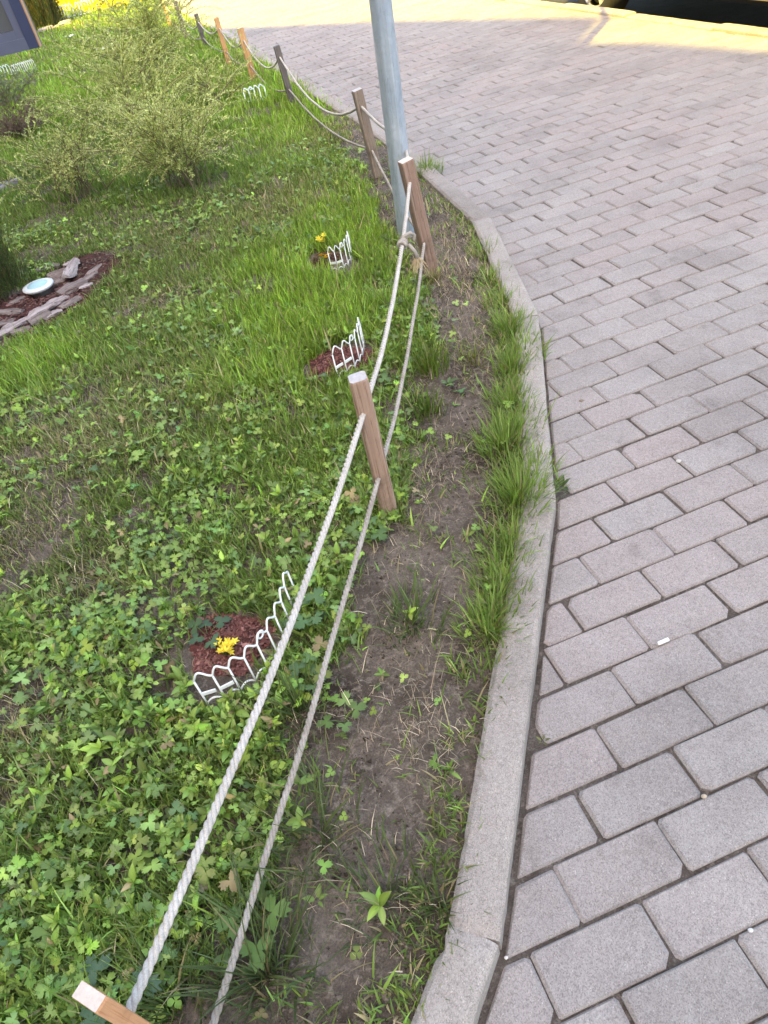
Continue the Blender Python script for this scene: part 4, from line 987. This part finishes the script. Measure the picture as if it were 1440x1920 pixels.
# ------------------------------------------------------------------ parked car
M_CARP = plain('bronze_car_paint', (.20, .165, .14), .3, .35, .5); M_CARD = plain('black_underbody', (.012, .011, .011), .8); M_TYRE = plain('tyre_rubber', (.028, .025, .024), .85, bump=.3)
M_RIM = plain('silver_alloy', (.62, .60, .57), .35, .5); M_CGL = plain('car_glass', (.02, .025, .03), .05, spec=.7); M_LAMP = plain('lamp_lens', (.6, .6, .58), .1)
th = math.atan(.207); wy = 7.36; c0 = np.array([K2(wy)+.11+.15, wy])            # outer face of the far wheel
car = thing('parked_car', (c0[0], c0[1], -.15), 'bronze brown car parked on the road beyond the kerb at top right', 'car', rz=th)
# local axes: +y away from camera along the car, +x across the car away from the pavement; x=0 is the near flank
WB, WD, R_ = 2.65, 1.78, .325
def sect(y):            # body outline (half profile): list of (x, z)
    return None
ysec = np.array([-3.55, -3.45, -3.1, -2.3, -1.9, -1.2, -.5, .1, .5, .80, .88]); top = np.array([.55, .70, .86, .95, 1.36, 1.47, 1.42, .98, .90, .78, .62]); bot = np.array([.42, .33, .30, .29, .285, .285, .285, .29, .30, .32, .40]); ins = np.array([.18, .08, .03, .0, .0, .0, .0, .0, .03, .10, .20])
V = []; F = []
for y_, t_, b_2, i_ in zip(ysec, top, bot, ins):
    belt = min(t_, .92); roof = max(0, t_-.92)
    half = [(i_+.04, b_2), (i_, b_2+.08), (i_-.01, .55*belt+.1), (i_+.03, belt-.02), (i_+.05+roof*.45, belt+roof*.75), (i_+.16+roof*.55, t_)]
    ring = half+[(WD-x_, z_) for x_, z_ in half[::-1]]
    V += [(x_, y_, z_) for x_, z_ in ring]
m_ = 12; nS = len(ysec)
F = [(i*m_+j, (i+1)*m_+j, (i+1)*m_+(j+1) % m_, i*m_+(j+1) % m_) for i in range(nS-1) for j in range(m_)]+[tuple(range(m_)), tuple((nS-1)*m_+j for j in range(m_))[::-1]]
bd = obj('body', mesh('body', V, F, M_CARP, True), car)
obj('underbody', MB().box((WD/2, -1.35, .27), (WD/2-.10, 2.0, .05)).mesh('underbody', M_CARD), car)
obj('sill', MB().box((.07, -1.33, .285), (.04, .92, .02)).mesh('sill', M_CARP), car)
for nm, y0, y1, z0, z1 in (('side_window', -1.75, -.95, 1.0, 1.32), ('side_window', -.88, -.25, 1.0, 1.30)):
    for sx in (0, 1):
        xx = [.045, .165]; P4 = [(xx[0], y0, z0), (xx[0], y1, z0), (xx[1], y1-.1, z1), (xx[1], y0+.1, z1)]
        if sx: P4 = [(WD-p[0], p[1], p[2]) for p in P4]
        dx = -.02 if not sx else .02; P8 = [(p[0]+dx, p[1], p[2]) for p in P4]+[(p[0]-dx, p[1], p[2]) for p in P4]
        obj(nm, mesh(nm, P8, [(0, 1, 2, 3), (7, 6, 5, 4), (0, 4, 5, 1), (1, 5, 6, 2), (2, 6, 7, 3), (3, 7, 4, 0)], M_CGL), car)
for nm, pts in (('windscreen', [(.18, .12, 1.0), (WD-.18, .12, 1.0), (WD-.36, -.45, 1.42), (.36, -.45, 1.42)]), ('rear_window', [(.18, -2.32, 1.0), (WD-.18, -2.32, 1.0), (WD-.36, -1.92, 1.38), (.36, -1.92, 1.38)])):
    P8 = [(x_, y_, z_+.012) for x_, y_, z_ in pts]+[(x_, y_, z_-.012) for x_, y_, z_ in pts]
    obj(nm, mesh(nm, P8, [(0, 1, 2, 3), (7, 6, 5, 4), (0, 4, 5, 1), (1, 5, 6, 2), (2, 6, 7, 3), (3, 7, 4, 0)], M_CGL), car)
for sx in (.28, WD-.28):
    obj('headlight', MB().box((sx, .86, .66), (.16, .05, .06)).mesh('headlight', M_LAMP), car); obj('tail_light', MB().box((sx, -3.53, .68), (.14, .05, .07)).mesh('tail_light', plain('red_lamp', (.4, .02, .02), .2)), car)
tyre_me = rim_me = None
def wheel(x, y, s):
    wr = obj('wheel', MB().tube([(0, 0, 0), (s*.10, 0, 0)], .05, 12).mesh('wheel', M_CARD), car, (x, y, R_))
    pr = [(.215, .0), (.235, -.008), (.30, -.004), (R_-.012, .012), (R_, .035), (R_, .165), (R_-.012, .19), (.30, .20), (.215, .20)]; n = 40
    V = [(s*a_, r_*math.cos(2*math.pi*k/n), r_*math.sin(2*math.pi*k/n)) for r_, a_ in pr for k in range(n)]
    F = [(i*n+k, i*n+(k+1) % n, (i+1)*n+(k+1) % n, (i+1)*n+k) for i in range(len(pr)-1) for k in range(n)]; obj('tyre', mesh('tyre', V, F, M_TYRE, True), wr)
    mb = MB(); ring = [(s*.012, .212*math.cos(t), .212*math.sin(t)) for t in np.linspace(0, 2*math.pi, 41)]; mb.tube(ring, .012, 6)
    for k in range(5):
        for dd in (-.13, .13):
            a_ = 2*math.pi*k/5+.3; mb.tube([(s*.02, .04*math.cos(a_), .04*math.sin(a_)), (s*.012, .208*math.cos(a_+dd), .208*math.sin(a_+dd))], [.02, .015], 6)
    mb.tube([(s*.0, 0, 0), (s*.05, 0, 0)], .05, 16); obj('rim', mb.mesh('rim', M_RIM), wr)
    obj('brake_disc', MB().tube([(s*.07, 0, 0), (s*.09, 0, 0)], .2, 28).mesh('brake_disc', M_CARD), wr)
for y_ in (0., -WB):
    wheel(-.005, y_, 1); wheel(WD+.005, y_, -1)

# ------------------------------------------------------------------ litter and small stones
M_PAPER = plain('white_paper', (.80, .79, .76), .8, var=.06, scale=200)
b0 = gp(1240, 1207, 0.); dv = gp(1257, 1200, 0.)-gp(1228, 1212, 0.); az = math.atan2(dv[1], dv[0])
cg = thing('cigarette_butt', (b0[0], b0[1], .0055), 'white cigarette butt lying on the pavers at the right', 'cigarette butt', rz=az)
obj('paper_tube', MB().tube([(-.009, 0, 0), (-.004, 0, 0), (.016, 0, .0004)], [.0036, .0042, .0042], 10).mesh('paper_tube', M_PAPER, True), cg)
obj('burnt_end', MB().tube([(-.014, .001, -.0006), (-.009, 0, 0)], [.0026, .0037], 8).mesh('burnt_end', plain('burnt_paper', (.32, .29, .26), .9, var=.4, scale=300), True), cg)
def pebble(px, r_, label, c):
    b0 = gp(*px, .0); n, m = 6, 8; V = []; sd_ = random.random()*30
    for i in range(n+1):
        for k in range(m):
            a_, e_ = 2*math.pi*k/m, math.pi*i/n; d_ = Vector((math.sin(e_)*math.cos(a_)*1.25, math.sin(e_)*math.sin(a_), math.cos(e_)*.6)); V.append(d_*r_*(1+.25*mnoise.noise(d_*1.7+Vector((sd_, 0, 0)))))
    F = [(i*m+k, i*m+(k+1) % m, (i+1)*m+(k+1) % m, (i+1)*m+k) for i in range(n) for k in range(m)]
    tag(obj('pebble', mesh('pebble', V, F, plain('pebble_stone', c, .8, var=.1, scale=200), True), None, (b0[0], b0[1], r_*.4)), label, 'pebble', 'pebbles on the pavers')
pebble((1320, 1494), .0045, 'tan pebble sitting in a paver joint at the right', (.42, .34, .25))
pebble((1407, 1745), .0036, 'white pebble in a paver joint near the lower right corner', (.58, .57, .55))
pebble((949, 1796), .0028, 'tiny pale stone in the joint by the lowest kerb corner', (.60, .58, .55))
pebble((1090, 752), .006, 'small brown pebble lying on a paver beside the kerb', (.22, .17, .13))
pebble((1272, 866), .006, 'pale pebble in a joint right of the kerb bend', (.5, .47, .42))
# small litter in the far grass
def scrap(px, s_, label):
    b0 = on(gp(*px)[:2]); V = []; F = []
    for i in range(5):
        for j in range(4): V.append(((i/4-.5)*s_, (j/3-.5)*s_*.5, .05+s_*.08*math.sin(i*2.1+j)))
    nb = len(V); V += [(x_, y_, z_-.003) for x_, y_, z_ in V]
    for i in range(4):
        for j in range(3): q = (i*4+j, (i+1)*4+j, (i+1)*4+j+1, i*4+j+1); F += [q, tuple(a_+nb for a_ in q[::-1])]
    tag(obj('paper_scrap', mesh('paper_scrap', V, F, M_PAPER), None, b0), label, 'litter', 'paper scraps in the grass')
scrap((195, 96), .17, 'white paper scrap in the grass left of the tall shrub')
scrap((134, 72), .16, 'small white scrap in the grass below the far thuja')
